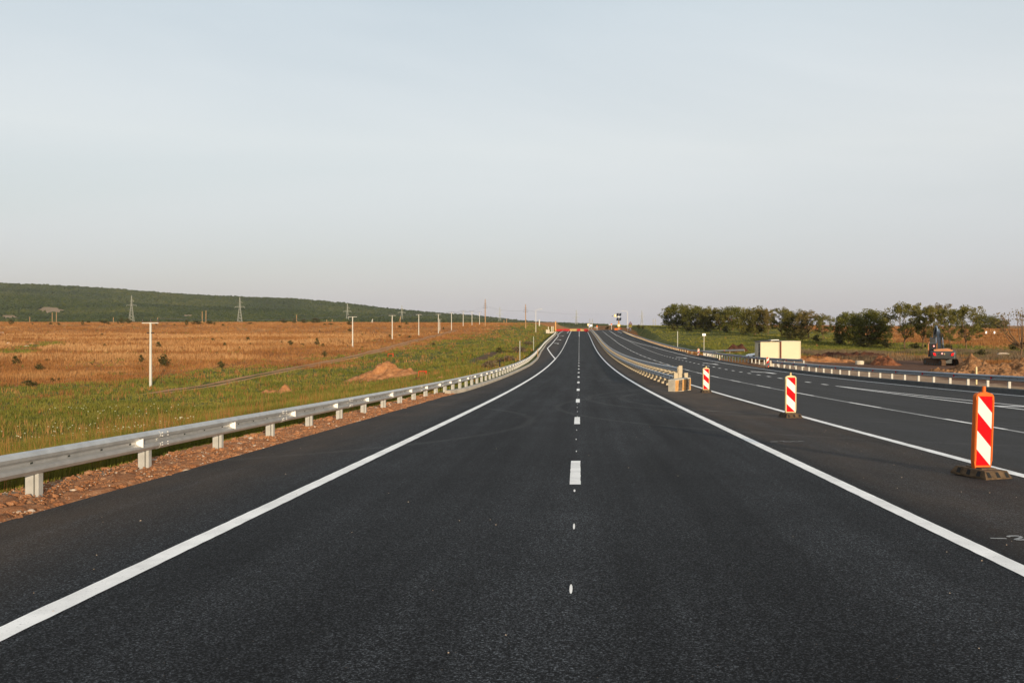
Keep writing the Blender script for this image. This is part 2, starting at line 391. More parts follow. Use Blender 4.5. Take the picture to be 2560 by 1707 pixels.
# a C1 road profile from the table
_yy = np.arange(-60, 560, 2.0); _zz = tab(RZ, _yy)
for _ in range(6): _zz[1:-1] = 0.25 * _zz[:-2] + 0.5 * _zz[1:-1] + 0.25 * _zz[2:]
def rz(y):
    y = np.asarray(y, float)
    return np.where(y < 556, np.interp(y, _yy, _zz), tab(RZ, y))
def sm(a, b, t):
    t = np.clip((t - a) / (b - a), 0, 1); return t * t * (3 - 2 * t)
def el(y): return tab(EL, y)
def er(y): return tab(ER, y)
def wob(x, y):
    return (0.55 * np.sin(0.021 * x + 0.3) * np.sin(0.017 * y + 1.1) + 0.22 * np.sin(0.083 * x + 0.05 * y) * np.sin(0.071 * y - 0.03 * x)
            + 0.08 * np.sin(0.31 * x + 1.7) * np.sin(0.27 * y))
def tilt(x, y):   # the far carriageway climbs a touch higher at the crest
    return 0.30 * sm(8, 14, x) * sm(330, 425, y)
def H(x, y):
    x = np.asarray(x, float); y = np.asarray(y, float); x, y = np.broadcast_arrays(x, y)
    r = rz(y) - 0.10 + tilt(x, y)
    far = sm(480, 760, y)
    # left side
    d = el(y) - 1.5 - x
    zf = tab(ZF, y)
    zf = zf + (-0.6 + (zf * 0 + 0.6) * sm(0, 1, (-x) / 500.0)) * far
    t = np.clip(d / 25.0, 0, 1)
    t = 0.45 * t + 0.55 * t * t * (3 - 2 * t)
    zl = r + (zf - r) * t + wob(x, y) * sm(4, 26, d) * (0.5 + 0.5 * sm(30, 200, -x))
    zl = zl - 0.75 * np.exp(-((x + 13.5) / 2.4) ** 2) * sm(170, 240, y) * (1 - sm(400, 430, y))
    # right side
    e = er(y); xc = tab(XC, y); zc = tab(ZC, y); zr_ = tab(ZR, y)
    ditch = sm(175, 215, y) * (1 - sm(330, 370, y))
    zrr = np.array(r)
    k0, k2, k3 = e + 1.3, np.maximum(xc, e + 4.5), np.full_like(e, 45.0)
    k1 = np.maximum(e + 3.2, k2 - 2.3 - 2.5 * (1 - sm(170, 215, y)))
    z1 = r + 0.05 - 1.15 * ditch
    a = np.clip((x - k0) / (k1 - k0), 0, 1); zrr = r + (z1 - r) * a
    a = np.clip((x - k1) / (k2 - k1), 0, 1); zrr = zrr + (zc - z1) * a * a * (3 - 2 * a)
    a = np.clip((x - k2) / (k3 - k2), 0, 1); zrr = zrr + (zr_ - zc) * a
    zrr = zrr + wob(x, y) * 0.5 * sm(30, 60, x) - 2.2 * sm(85, 260, x) * sm(250, 420, y) * (1 - sm(900, 2500, y))
    zrr = zrr + 0.5 * np.exp(-((x - 27) / 5.0) ** 2 - ((y - 123) / 9.0) ** 2)
    z = np.where(x < -6, np.where(d > 0, zl, r), np.where(x > 15, np.where(x > k0, zrr, r), r))
    # beyond the crest the plain is open: soften the road trough
    return z

def hit(px, py):
    """where the sight line through a photograph pixel meets the ground"""
    ax, az = (px - CX) / F, -(py - HZ) / F
    ys = np.geomspace(4, 6000, 6000)
    g = az * ys - H(ax * ys, ys)
    k = int(np.argmax(g < 0)) if (g < 0).any() else len(ys) - 1
    y = ys[k]
    return Vector((ax * y, y, float(H(ax * y, y))))
def at(px, py, y): return Vector(((px - CX) / F * y, y, -(py - HZ) / F * y))
def on(x, y, dz=0.0): return Vector((x, y, float(H(x, y)) + dz))

# ------------------------------------------------------------------ ground sheet
yl = np.concatenate([np.arange(-60, 0, 6), np.arange(0, 70, 2.0), np.arange(70, 210, 3.0), np.arange(210, 480, 5.0), np.arange(480, 860, 20.0),
                     np.geomspace(860, 8500, 26)])
xl = np.concatenate([-np.geomspace(6000, 420, 22), np.arange(-400, -120, 12.0), np.arange(-120, -46, 3.0), np.arange(-46, 50, 1.0), np.arange(50, 122, 3.0),
                     np.arange(122, 400, 12.0), np.geomspace(420, 6000, 22)])
GX, GY = np.meshgrid(xl, yl)
GZ = H(GX, GY)
def vnoise(x, y, s, seed=0):
    """smooth value noise for zone borders"""
    r_ = np.random.default_rng(seed).random((64, 64))
    u, v = x / s, y / s
    i, j = np.floor(u).astype(int), np.floor(v).astype(int); fu, fv = u - i, v - j
    fu, fv = fu * fu * (3 - 2 * fu), fv * fv * (3 - 2 * fv)
    g = lambda a, b: r_[a % 64, b % 64]
    return (g(i, j) * (1 - fu) + g(i + 1, j) * fu) * (1 - fv) + (g(i, j + 1) * (1 - fu) + g(i + 1, j + 1) * fu) * fv
_a, _b = hit(10, 882), hit(136, 856)
FUR = ((_a.x, _a.y), (_b.x, _b.y))
def zones(x, y):
    n = vnoise(x, y, 14, 1) * 0.6 + vnoise(x, y, 5, 2) * 0.4
    green = np.zeros_like(x); soil = np.zeros_like(x); sand = np.zeros_like(x)
    lim = np.interp(y, [0, 60, 90, 125, 160, 200, 300, 400, 480, 540, 700], [-95, -88, -76, -58, -45, -40.5, -38, -33, -30, -36, -46])
    L = x < -6
    gl = sm(-16, 12, x - lim + (n - 0.5) * 26 * np.interp(y, [60, 150, 220], [1.5, 1.2, .6]))
    gl = np.maximum(gl, 0.75 * sm(0.58, 0.72, vnoise(x, y, 22, 5)) * sm(-75, -50, x) * (1 - sm(100, 170, y)))
    fa, fb = FUR
    tt = np.clip(((x - fa[0]) * (fb[0] - fa[0]) + (y - fa[1]) * (fb[1] - fa[1])) / ((fb[0] - fa[0]) ** 2 + (fb[1] - fa[1]) ** 2), 0, 1)
    dd = np.hypot(x - fa[0] - tt * (fb[0] - fa[0]), y - fa[1] - tt * (fb[1] - fa[1]))
    gl = np.maximum(gl, 0.8 * (1 - sm(2, 9, dd + (n - .5) * 8)))
    gl = gl * (1 - sm(640, 780, y) * sm(-90, -60, x)) * np.where(x < -75, 1 - sm(470, 540, y), 1)
    green = np.where(L, gl, green)
    # pinkish bare bank in the ditch
    soil = np.where(L, 0.62 * np.exp(-((x + 17.5) / 2.6) ** 2) * sm(125, 150, y) * (1 - sm(330, 350, y)) * sm(0.35, 0.6, vnoise(x, y, 26, 9)), soil)
    Rr = x > 15
    gr = sm(22, 24, x) * (1 - sm(70, 95, x + (n - 0.5) * 24)) * sm(125, 150, y) * (1 - sm(560, 680, y))
    gr = np.maximum(gr, 0.72 * sm(23.2, 24.6, x) * (1 - sm(27, 29, x)) * (1 - sm(58, 66, y)))
    gr = np.maximum(gr, 0.6 * sm(50, 58, x) * (1 - sm(82, 100, x)) * sm(60, 90, y) * (1 - sm(170, 200, y)))
    green = np.where(Rr, gr, green)
    yard = sm(21.5, 22.5, x) * (1 - sm(44, 50, x + (n - .5) * 8)) * (1 - sm(118, 134, y + (n - .5) * 14))
    soil = np.where(Rr, np.maximum(soil, yard * np.where((y > 58) | (x > 29), 1, 0.35)), soil)
    sand = np.where(Rr, 0.62 * yard * (1 - sm(27, 33, x)) * sm(30, 60, y), sand)
    sand = np.where(L, 0.85 * sm(0, 0.4, el(y) - x) * (1 - sm(1.6, 2.6, el(y) - x)) * (1 - sm(46, 54, y)), sand)
    fr = sm(520, 800, y)
    green = np.maximum(green, 0.45 * fr * sm(0.5, 0.7, vnoise(x, y, 160, 4)))
    return np.clip(green, 0, 1), np.clip(soil, 0, 1), np.clip(sand, 0, 1)
zg, zs, zd = zones(GX, GY)
ny, nx = GX.shape
idx = np.arange(ny * nx).reshape(ny, nx)
FQ = np.stack([idx[:-1, :-1], idx[:-1, 1:], idx[1:, 1:], idx[1:, :-1]], -1).reshape(-1, 4)
att = np.stack([zg, zs, zd, np.ones_like(zg)], -1).reshape(-1, 4)
ground = bulk('ground', np.stack([GX, GY, GZ], -1).reshape(-1, 3), FQ, MAT['ground'], smooth=True, attr=att)
tag(ground, kind='structure')

# ------------------------------------------------------------------ roads
YS = np.concatenate([np.arange(-40, 300, 2.0), np.arange(300, 560, 4.0)])
def strip(name, xa, xb, ys, dz, mat, kind='structure', n=2, hfun=None):
    """a ribbon lying on the road between two edges"""
    V = []; Fq = []
    for k, y in enumerate(ys):
        a, b = xa(y), xb(y)
        for i in range(n):
            x = a + (b - a) * i / (n - 1)
            z = (float(rz(y)) + float(tilt(x, y)) if hfun is None else hfun(x, y)) + dz
            V.append((x, y, z))
    for k in range(len(ys) - 1):
        for i in range(n - 1):
            q = k * n + i; Fq.append((q, q + 1, q + n + 1, q + n))
    o = bulk(name, V, Fq, mat, smooth=True)
    if kind: tag(o, kind=kind)
    return o
def wavy(f, amp, s, seed):
    return lambda y: float(f(y)) + amp * (math.sin(y * 3.1 * s + seed) + math.sin(y * 7.7 * s + 2 * seed) + 0.7 * math.sin(y * 17.3 * s + seed)) / 2.7
road = strip('road', wavy(el, 0.035, 1, 0.4), lambda y: float(er(y)), YS, 0.0, MAT['asphalt'], n=24)
# a side road leaves between the far-side barriers
sv = MB()
P0 = [(20.8, 102), (21.2, 157)]
for k in range(12):
    t = k / 11
    sv.v += [(20.6 + 9.5 * t, 103 + 22 * t * t, float(H(20.6 + 9.5 * t, 103 + 22 * t * t)) + 0.13 - 0.02), (20.6 + 9.5 * t, 156 + 4 * t * t, float(H(20.6 + 9.5 * t, 156 + 4 * t * t)) + 0.13 - 0.02)]
for k in range(11): sv.f.append((2 * k, 2 * k + 2, 2 * k + 3, 2 * k + 1)); sv.m.append(0); sv.s.append(True)

# painted lines: (x, y) polylines, width, gaps
mk = MB()
def line(path, w, dash=None, mi=0, dz=0.006, B=None, step=2.0):
    B = B or mk
    ys = [p[1] for p in path]; xs = [p[0] for p in path]
    segs = [(ys[0], ys[-1])] if dash is None else []
    if dash:
        y = ys[0] + dash[2]
        while y < ys[-1]:
            segs.append((y, min(y + dash[0], ys[-1]))); y += dash[0] + dash[1]
    for a, b in segs:
        pts = [a]
        while pts[-1] < b:                      # finer near the camera, where the ragged edge of the paint shows
            q = pts[-1]; pts.append(min(b, q + (0.16 if 2 < q < 34 and w > .14 else step)))
        n = len(pts) - 1
        V = []
        for y in pts:
            x = float(np.interp(y, ys, xs))
            s = (np.interp(y + 0.5, ys, xs) - np.interp(y - 0.5, ys, xs)); k = math.sqrt(1 + min(s * s, 4))
            rg = 0.0045 if 2 < y < 34 else 0.0
            for q in (-w / 2 * k, w / 2 * k):
                V.append((x + q + random.uniform(-rg, rg), y, float(rz(y)) + float(tilt(x, y)) + dz))
        B.add(V, [(2 * i, 2 * i + 1, 2 * i + 3, 2 * i + 2) for i in range(n)], mi, True)
def blob(x, y, lx, ly, mi=0, dz=0.006, n=10, rot=0.0, B=None):
    B = B or mk
    B.poly([(x + lx * math.cos(a) * math.cos(rot) - ly * math.sin(a) * math.sin(rot), y + lx * math.cos(a) * math.sin(rot) + ly * math.sin(a) * math.cos(rot), float(rz(y)) + dz + 0.0)
            for a in [2 * math.pi * k / n for k in range(n)]], mi)
def poly_on(pts, mi=0, dz=0.006):
    mk.poly([(x, y, float(rz(y)) + float(tilt(x, y)) + dz) for x, y in pts], mi)
EDGE_L = [(-3.74, -20), (-3.74, 143)]
line(EDGE_L, 0.20)
line([(-3.74, 143), (-7.34, 210)], 0.22)
line([(-7.34, 210), (-7.44, 328), (-8.1, 338), (-8.0, 395), (-7.6, 430)], 0.22)
line([(-3.74, 143.5), (-3.72, 240)], 0.20, dash=(2.0, 1.0, 0.3))
line([(-3.72, 240), (-3.7, 432)], 0.20)
line([(-4.9, 372), (-4.9, 428)], 0.18); line([(-4.9, 371), (-3.8, 374)], 0.4)
line([(3.73, -20), (3.72, 430)], 0.20)
line([(-0.06, 13.0), (-0.02, 318)], 0.16, dash=(3.0, 9.0, -0.1))
line([(-0.02, 318), (-0.02, 430)], 0.16)
y = 4.4
while y < 70:                                   # setting-out dots between the dashes
    blob(-0.06 + random.uniform(-.012, .012), y, 0.012 + random.uniform(-.002, .003), 0.125 + random.uniform(-.04, .03)); y += 2.63
line([(6.72, -10), (6.76, 14), (6.95, 35), (7.12, 55), (7.15, 90), (7.0, 160), (6.85, 218), (6.6, 294), (6.35, 430)], 0.20)
line([(10.7, 0), (10.76, 22), (11.1, 46), (11.25, 100), (11.1, 180), (10.65, 259), (10.55, 330), (10.7, 425)], 0.15, mi=1)
line([(10.7, 0), (10.76, 22), (11.1, 46), (11.25, 100), (11.1, 180), (10.65, 259), (10.55, 330), (10.7, 425)], 0.15, dash=(4.0, 6.0, 3.0), dz=0.010)
line([(15.8, 57), (15.7, 85), (15.4, 130), (15.0, 165), (14.75, 245), (14.6, 277)], 0.24, dash=(1.3, 2.95, 0.9))
line([(15.6, 10), (15.6, 32), (15.8, 56)], 0.15); line([(18.0, 10), (16.75, 34), (15.85, 55.5)], 0.15)
for k in range(7):                              # hatching of the gore
    yy = 34.5 - k * 3.2
    a = 15.7; b = 15.7 + (55.5 - yy) / 21.5 * 1.05
    poly_on([(a, yy), (b - .05, yy - 0.5), (b - .05, yy - 1.0), (a, yy - 0.55)])
line([(22.0, 10), (20.8, 42), (20.27, 60), (19.75, 99), (19.2, 138), (18.8, 180), (17.9, 218), (14.6, 277), (13.7, 335), (13.9, 425)], 0.17)
line([(17.3, 372), (17.0, 405)], 0.25)
def arrow(x, y, L, s, w=0.18):
    """a slanting merge arrow"""
    poly_on([(x - w, y - L / 2), (x + w, y - L / 2), (x + w, y + L * .1), (x - w, y + L * .1)])
    poly_on([(x - w * 1.0, y + L * .1), (x + w * 1.0, y + L * .1), (x + s * 0.75 + w, y + L / 2), (x + s * 0.75 - w, y + L / 2)], dz=0.0065)
    poly_on([(x + s * 0.35, y + L * .52), (x + s * 1.15, y + L * .52), (x + s * 1.0, y + L * .52 + 1.6)], dz=0.007)
for yy in (247, 279, 326): arrow(-5.75, yy, 5.0, -1.1, 0.24)
for yy, xx in ((86, 17.9), (118, 17.5), (148, 17.1)): arrow(xx, yy, 5.5, -0.9, 0.22)
tag(mk.build('road_marking', [MAT['paint'], MAT['old_paint']]), kind='structure')
ck = MB()                                       # surveyors' chalk marks on the hard strip
def chalk(pts, w=0.022):
    for (x0, y0), (x1, y1) in zip(pts[:-1], pts[1:]):
        dx, dy = x1 - x0, y1 - y0; l = math.hypot(dx, dy) or 1; px_, py_ = -dy / l * w / 2, dx / l * w / 2 * 2.0
        ck.poly([(x, y, float(rz(y)) + 0.005) for x, y in ((x0 - px_, y0 - py_), (x1 - px_, y1 - py_), (x1 + px_, y1 + py_), (x0 + px_, y0 + py_))])
for (a, b) in ((1554, 1700),):
    pts = [(2040 + q / 3.563, 1040 + (1180 + (q - 1554) * 0.02) / 3.563) for q in range(a, b, 24)]
    chalk([(hit(*p).x, hit(*p).y) for p in pts], 0.02)
two = [(1708, 1168), (1722, 1160), (1765, 1157), (1812, 1160), (1832, 1168), (1815, 1180), (1780, 1190), (1775, 1194), (1830, 1196), (1870, 1190)]
chalk([(hit(2040 + a / 3.563, 1040 + b / 3.563).x, hit(2040 + a / 3.563, 1040 + b / 3.563).y) for a, b in two], 0.026)
for seg in ([(1925.5, 1116), (1945, 1115.4)], [(1949, 1114), (1957, 1113.6), (1962, 1116.2), (1970, 1115.2), (1974, 1116.4), (1984, 1114.6), (1990, 1116), (2003, 1114.4), (2010, 1115.8)],
            [(1764, 1034.5), (1777, 1034), (1782, 1035.5), (1797, 1034.8)], [(1609, 955.6), (1627, 955.2)], [(1633, 972.5), (1660, 972)]):
    chalk([(hit(*p).x, hit(*p).y) for p in seg], 0.03)
tag(ck.build('chalk_marking', MAT['chalk']), kind='structure')

# kerbs
def kerb(name, xf, ys, inward, h, w, mat, label=None):
    m = MB(); rings = []
    for y in ys:
        x = float(xf(y)); z = float(rz(y)) + float(tilt(x, y))
        rings.append([(x, y, z - 0.12), (x + inward * w, y, z - 0.12), (x + inward * w, y, z + h), (x + inward * 0.03, y, z + h), (x, y, z + h - 0.03)] if inward < 0 else
                     [(x, y, z + h - 0.03), (x + inward * 0.03, y, z + h), (x + inward * w, y, z + h), (x + inward * w, y, z - 0.12), (x, y, z - 0.12)])
    m.loft(rings)
    o = m.build(name, mat); tag(o, kind='structure'); return o
kerb('kerb', lambda y: el(y) - 0.003 - (0.30 * (1 - sm(45, 49, y))), list(np.arange(45.5, 200, 3)) + list(np.arange(200, 392, 6)), -1, 0.16, 0.30, MAT['kerb'])
kerb('kerb', lambda y: er(y) - 0.003, list(np.arange(-10, 104, 3)), 1, 0.22, 0.25, MAT['kerb_shaded'])
kerb('kerb', lambda y: er(y) - 0.003, list(np.arange(140, 164, 3)), 1, 0.18, 0.25, MAT['kerb_shaded'])
kerb('kerb', lambda y: er(y) - 0.003, list(np.arange(176, 430, 4)), 1, 0.18, 0.25, MAT['kerb_shaded'])

# the two-rut farm track in the field
tp = [hit(px, py) for px, py in ((380, 986), (440, 978), (520, 962), (640, 941), (700, 929), (770, 915.4), (830, 903), (912, 886.8), (985, 867), (1048, 850), (1105, 836), (1140, 825.5))]
tm = MB()
dense = []
for a, b in zip(tp[:-1], tp[1:]):
    n = max(2, int((b - a).length / 2.5))
    dense += [a.lerp(b, i / n) for i in range(n)]
dense.append(tp[-1])
sx = [p.x for p in dense]
for _ in range(30): sx = [sx[0]] + [0.25 * sx[i - 1] + 0.5 * sx[i] + 0.25 * sx[i + 1] for i in range(1, len(sx) - 1)] + [sx[-1]]
TRK_Y = np.array([p.y for p in dense]); TRK_X = np.array(sx)
for off in (-0.95, 0.95):
    rings = []
    for i, p in enumerate(dense):
        a = 0.55 + 0.16 * math.sin(i * 0.9 + off) + 0.1 * math.sin(i * 2.3)
        rings.append([(sx[i] + off - a, p.y, float(H(sx[i] + off - a, p.y)) + 0.035), (sx[i] + off + a, p.y, float(H(sx[i] + off + a, p.y)) + 0.035)])
    tm.loft(rings, 0, True, False, False)
tag(tm.build('dirt_track', MAT['track']), kind='structure')
# ------------------------------------------------------------------ camera, sky, sun
cd = bpy.data.cameras.new('camera'); cam = bpy.data.objects.new('camera', cd); col.objects.link(cam)
cd.sensor_width = 36; cd.lens = F / 2560 * 36; cd.clip_start = 0.1; cd.clip_end = 20000
cd.shift_x = -(CX - 1280) / 2560; cd.shift_y = (HZ - 853.5) / 2560
cam.location = (0, 0, 0); cam.rotation_euler = (R(90), 0, 0)
scene.camera = cam
AZ, ELV = 21.5, 8.5                              # the sun stands low behind the camera, to its right
w = bpy.data.worlds.new('World'); scene.world = w; w.use_nodes = True
nt = w.node_tree; bg = nt.nodes['Background']
sky = nt.nodes.new('ShaderNodeTexSky'); sky.sky_type = 'NISHITA'; sky.sun_disc = False
sky.sun_elevation = R(ELV); sky.sun_rotation = R(180 - AZ)
sky.altitude = 50; sky.air_density = 1.0; sky.dust_density = 1.6; sky.ozone_density = 1.2
# thin high cirrus veil
tc = nt.nodes.new('ShaderNodeTexCoord'); mp = nt.nodes.new('ShaderNodeMapping'); mp.inputs['Scale'].default_value = (1.0, 1.0, 4.5)
mp.inputs['Rotation'].default_value = (0.1, 0.12, 0)
nz = nt.nodes.new('ShaderNodeTexNoise'); nz.inputs['Scale'].default_value = 1.1; nz.inputs['Detail'].default_value = 6; nz.inputs['Roughness'].default_value = 0.52
nz.inputs['Distortion'].default_value = 0.6
rp = nt.nodes.new('ShaderNodeValToRGB'); rp.color_ramp.elements[0].position = 0.36; rp.color_ramp.elements[1].position = 0.74
rp.color_ramp.elements[0].color = (0, 0, 0, 1); rp.color_ramp.elements[1].color = (1, 1, 1, 1)
nt.links.new(tc.outputs['Generated'], mp.inputs[0]); nt.links.new(mp.outputs[0], nz.inputs['Vector']); nt.links.new(nz.outputs['Fac'], rp.inputs[0])
mul = nt.nodes.new('ShaderNodeMath'); mul.operation = 'MULTIPLY_ADD'; mul.inputs[1].default_value = 0.14; mul.inputs[2].default_value = 0.57
nt.links.new(rp.outputs[0], mul.inputs[0])
# the haze layer itself is a little duller and greyer near the horizon
sx_ = nt.nodes.new('ShaderNodeSeparateXYZ'); nt.links.new(tc.outputs['Generated'], sx_.inputs[0])
hz_ = nt.nodes.new('ShaderNodeValToRGB'); e_ = hz_.color_ramp.elements; e_.new(0.5); e_.new(0.6); e_.new(0.7); e_.new(0.8)
for k, (p_, c_) in enumerate([(0.0, (0.64, 0.63, 0.73, 1)), (0.07, (0.73, 0.73, 0.80, 1)), (0.19, (0.96, 0.96, 0.955, 1)), (0.36, (0.84, 0.92, 0.96, 1)), (0.58, (0.90, 0.95, 0.99, 1)), (1.0, (0.98, 1.04, 1.10, 1))]):
    e_[k].position = p_; e_[k].color = c_
nt.links.new(sx_.outputs[2], hz_.inputs[0])
sc_ = nt.nodes.new('ShaderNodeVectorMath'); sc_.operation = 'SCALE'; sc_.inputs['Scale'].default_value = 1 / 0.12
nt.links.new(hz_.outputs[0], sc_.inputs[0])
mx = nt.nodes.new('ShaderNodeMix'); mx.data_type = 'RGBA'
nt.links.new(mul.outputs[0], mx.inputs[0]); nt.links.new(sky.outputs[0], mx.inputs[6]); nt.links.new(sc_.outputs[0], mx.inputs[7])
nt.links.new(mx.outputs[2], bg.inputs[0]); bg.inputs[1].default_value = SKY_STRENGTH
sd = bpy.data.lights.new('sun', 'SUN'); sun = bpy.data.objects.new('sun', sd); col.objects.link(sun)
sd.energy = SUN; sd.angle = R(0.55); sd.color = (1.0, 0.81, 0.57)
to = Vector((math.sin(R(AZ)) * math.cos(R(ELV)), -math.cos(R(AZ)) * math.cos(R(ELV)), math.sin(R(ELV))))
sun.rotation_euler = (-to).to_track_quat('-Z', 'Y').to_euler()
sun.location = to * 60
scene.view_settings.view_transform = 'Standard'; scene.view_settings.look = 'None'
scene.view_settings.exposure = EXPOSURE; scene.view_settings.gamma = 1
scene.cycles.max_bounces = 4; scene.cycles.diffuse_bounces = 2; scene.cycles.glossy_bounces = 2; scene.cycles.transmission_bounces = 2
scene.cycles.use_denoising = True
# ------------------------------------------------------------------ poles, pylons, lamps, signs
def upole(h):
    root = empty('utility_pole'); m = MB()
    m.loft([[(-.13, -.12, -.6), (.13, -.12, -.6), (.13, .12, -.6), (-.13, .12, -.6)], [(-.095, -.09, h - .55), (.095, -.09, h - .55), (.095, .09, h - .55), (-.095, .09, h - .55)]])
    m.build('post', MAT['pole'], root)
    m = MB(); m.box((0, -0.12, h - 0.50), (2.1, 0.09, 0.09)); m.box((0, 0, h - .50), (.24, .22, .16))
    m.build('crossarm', MAT['pole'], root)
    for x, z in ((-0.98, h - 0.45), (0.98, h - 0.45), (0, h - 0.42)):
        m = MB(); m.cyl((0, 0, 0), (0, 0, 0.12), 0.03, 0.03, 6); m.cyl((0, 0, 0.12), (0, 0, 0.42), 0.10, 0.07, 8)
        o = m.build('insulator', MAT['insul'], root); o.location = (x, -0.12 if x else 0, z)
    for s in (-1, 1):
        m = MB(); m.box((s * 0.28, -.1, h - 1.72), (0.34, 0.06, 0.14)); m.build('bracket', MAT['insul'], root)
    return root
GP = 'white concrete utility poles in a row across the field'
pole_px = [(376.6, 966.5, 'tall white concrete utility pole standing nearest the steel barrier in the orange field'),
           (881.6, 870.7, 'white utility pole standing above the dirt mound, before the third lattice pylon'),
           (980.7, 850, 'white utility pole between the third and the fourth lattice pylons'),
           (1047, 841.3, 'white utility pole just past the fourth lattice pylon'),
           (1096, 832.6, 'white utility pole with a second thin pole close beside it'),
           (1128.7, 826, 'white utility pole rising from the track near the twin thin pole'),
           (1158, 816, 'white utility pole standing where the two rut track vanishes'),
           (1180, 812.5, 'small white utility pole second before the tall brown mast'),
           (1199, 811.5, 'small white utility pole directly beside the tall brown mast')]
heights = [8.5, 8.1, 8.0, 7.8, 7.7, 7.7, 7.8, 8.0, 8.0]
PY = [115.8, 219, 266, 310, 353, 389, 428, 463, 498]
base_p = upole(8.5); ptop = []
for i, ((px, py, lb), y) in enumerate(zip(pole_px, PY)):
    x = (px - CX) / F * y
    z = float(H(x, y))
    top_row = [797.6, 787.6, 785, 783.5, 783, 779.5, 776, 777.5, 779][i]
    hh = -(top_row - HZ) / F * y - z
    o = base_p if i == 0 else copy_tree(base_p)
    o.location = (x, y, z); o.scale = (1, 1, hh / 8.5); tag(o, lb, 'utility pole', GP)
    ptop.append(Vector((x, y, z + hh - 0.15)))
o = copy_tree(base_p, label='thin white pole standing just behind the pole row, partly overlapped by it'); y = 375.0
x = (1099.5 - CX) / F * y; o.location = (x, y, float(H(x, y))); o.scale = (0.9, 0.9, 0.62)

def mast(px, top, y, label, wood):
    root = empty('utility_mast'); x = (px - CX) / F * y; z = float(H(x, y)); h = -(top - HZ) / F * y - z
    m = MB(); m.cyl((0, 0, -0.5), (0, 0, h), 0.27, 0.17, 10); m.build('post', MAT['wood' if wood else 'track'], root)
    for zz, w_ in ((h * 0.68, 1.9), (h * 0.76, 1.3), (h * 0.83, 0.9)):
        m = MB(); m.box((0, -.2, zz), (w_, 0.10, 0.10)); m.cyl((-w_ / 2, -.2, zz), (-w_ / 2, -.2, zz + .35), .07, .05, 6); m.cyl((w_ / 2, -.2, zz), (w_ / 2, -.2, zz + .35), .07, .05, 6)
        m.build('crossarm', MAT['insul'], root)
    root.location = (x, y, z); tag(root, label, 'utility mast', 'tall brown utility masts on the green slope'); return Vector((x, y, z + h * 0.72))
t1 = mast(1213, 748, 430, 'tall brown mast with stacked crossarms where the orange field ends', True)
t2 = mast(1314, 760.5, 425, 'tall brown mast on the crest of the green slope beside the street lamp', True)

def wires(name, label, pts, n=2, sag=0.6, r=0.012):
    m = MB()
    for a, b in zip(pts[:-1], pts[1:]):
        for s in ([-0.95, 0.95] if n == 2 else [-0.95, 0, 0.95]):
            L = (b - a).length
            pp = [a.lerp(b, k / 8) + Vector((s, 0, 0.25 - 4 * sag * (k / 8) * (1 - k / 8))) for k in range(9)]
            m.tube(pp, r, 3)
    o = m.build(name, MAT['wire']); tag(o, label, 'power line', 'overhead wires')
wires('power_line', 'thin sagging wires running from pole to pole over the orange field', ptop, 3, 0.7, 0.014)
far_end = at(1500, 786, 900)
wires('power_line', 'thin sagging wires strung between the two tall brown masts', [ptop[5] + Vector((0, 0, -.4)), t1, t2, far_end], 2, 1.0, 0.018)

def pylon(px, top, bot, y, label, w=3.4):
    """lattice tower with two arm levels"""
    h = (bot - top) / F * y; root = empty('lattice_pylon')
    m = MB(); b = h * 0.085; legs = ((-1, -1), (1, -1), (1, 1), (-1, 1)); r = 0.085 * y / 1000 + 0.06
    def wid(t): return b * (1 - 0.76 * min(t / 0.62, 1)) * (1 if t < .62 else 1 - 0.55 * (t - .62) / .38)
    lv = [0, .13, .25, .36, .46, .55, .62, .70, .78, .86, 1.0]
    P = lambda t, l: (l[0] * wid(t), l[1] * wid(t), h * t)
    for t0, t1_ in zip(lv[:-1], lv[1:]):
        for l in legs: m.cyl(P(t0, l), P(t1_, l), r, r, 4, smooth=False)
        for k in range(4):
            a, c = legs[k], legs[(k + 1) % 4]
            m.cyl(P(t0, a), P(t1_, c), r * .6, r * .6, 3, smooth=False); m.cyl(P(t0, c), P(t1_, a), r * .6, r * .6, 3, smooth=False)
    m.build('tower', MAT['steel_grey'], root)
    for t, L in ((0.62, h * 0.19), (0.80, h * 0.09)):
        m = MB()
        for s in ((-1, 1) if t < .7 else (1,)):
            m.cyl((0, 0, h * t), (s * L, 0, h * t), r, r * .7, 4, smooth=False); m.cyl((0, 0, h * (t + .05)), (s * L, 0, h * t), r * .8, r * .6, 4, smooth=False)
            m.cyl((s * L * .95, 0, h * t), (s * L * .95, 0, h * (t - .05)), r * .9, r * .9, 4, smooth=False)
        m.build('arm', MAT['steel_grey'], root)
    root.location = at(px, bot, y); root.rotation_euler = (0, 0, 0.15)
    return tag(root, label, 'pylon', 'lattice power pylons along the plain')
pylon(328.7, 739, 803, 1060, 'lattice pylon behind the nearest white pole, the first in front of the wooded hill')
pylon(599.5, 743, 808, 1080, 'lattice pylon standing second along the foot of the wooded hill')
pylon(868.6, 759, 810, 1150, 'lattice pylon just behind the pole above the dirt mound')
pylon(1004.6, 763, 811, 1170, 'lattice pylon with a wooden frame at its foot, near the hill tail')
pylon(1249.5, 768, 812, 1300, 'slim pylon standing between the two tall brown masts')
pylon(1440.6, 775, 823, 1350, 'lattice pylon rising straight behind the red and yellow road blocks')
pylon(1604.7, 776, 815, 1500, 'faint pylon above the green bank, left of the tree row')

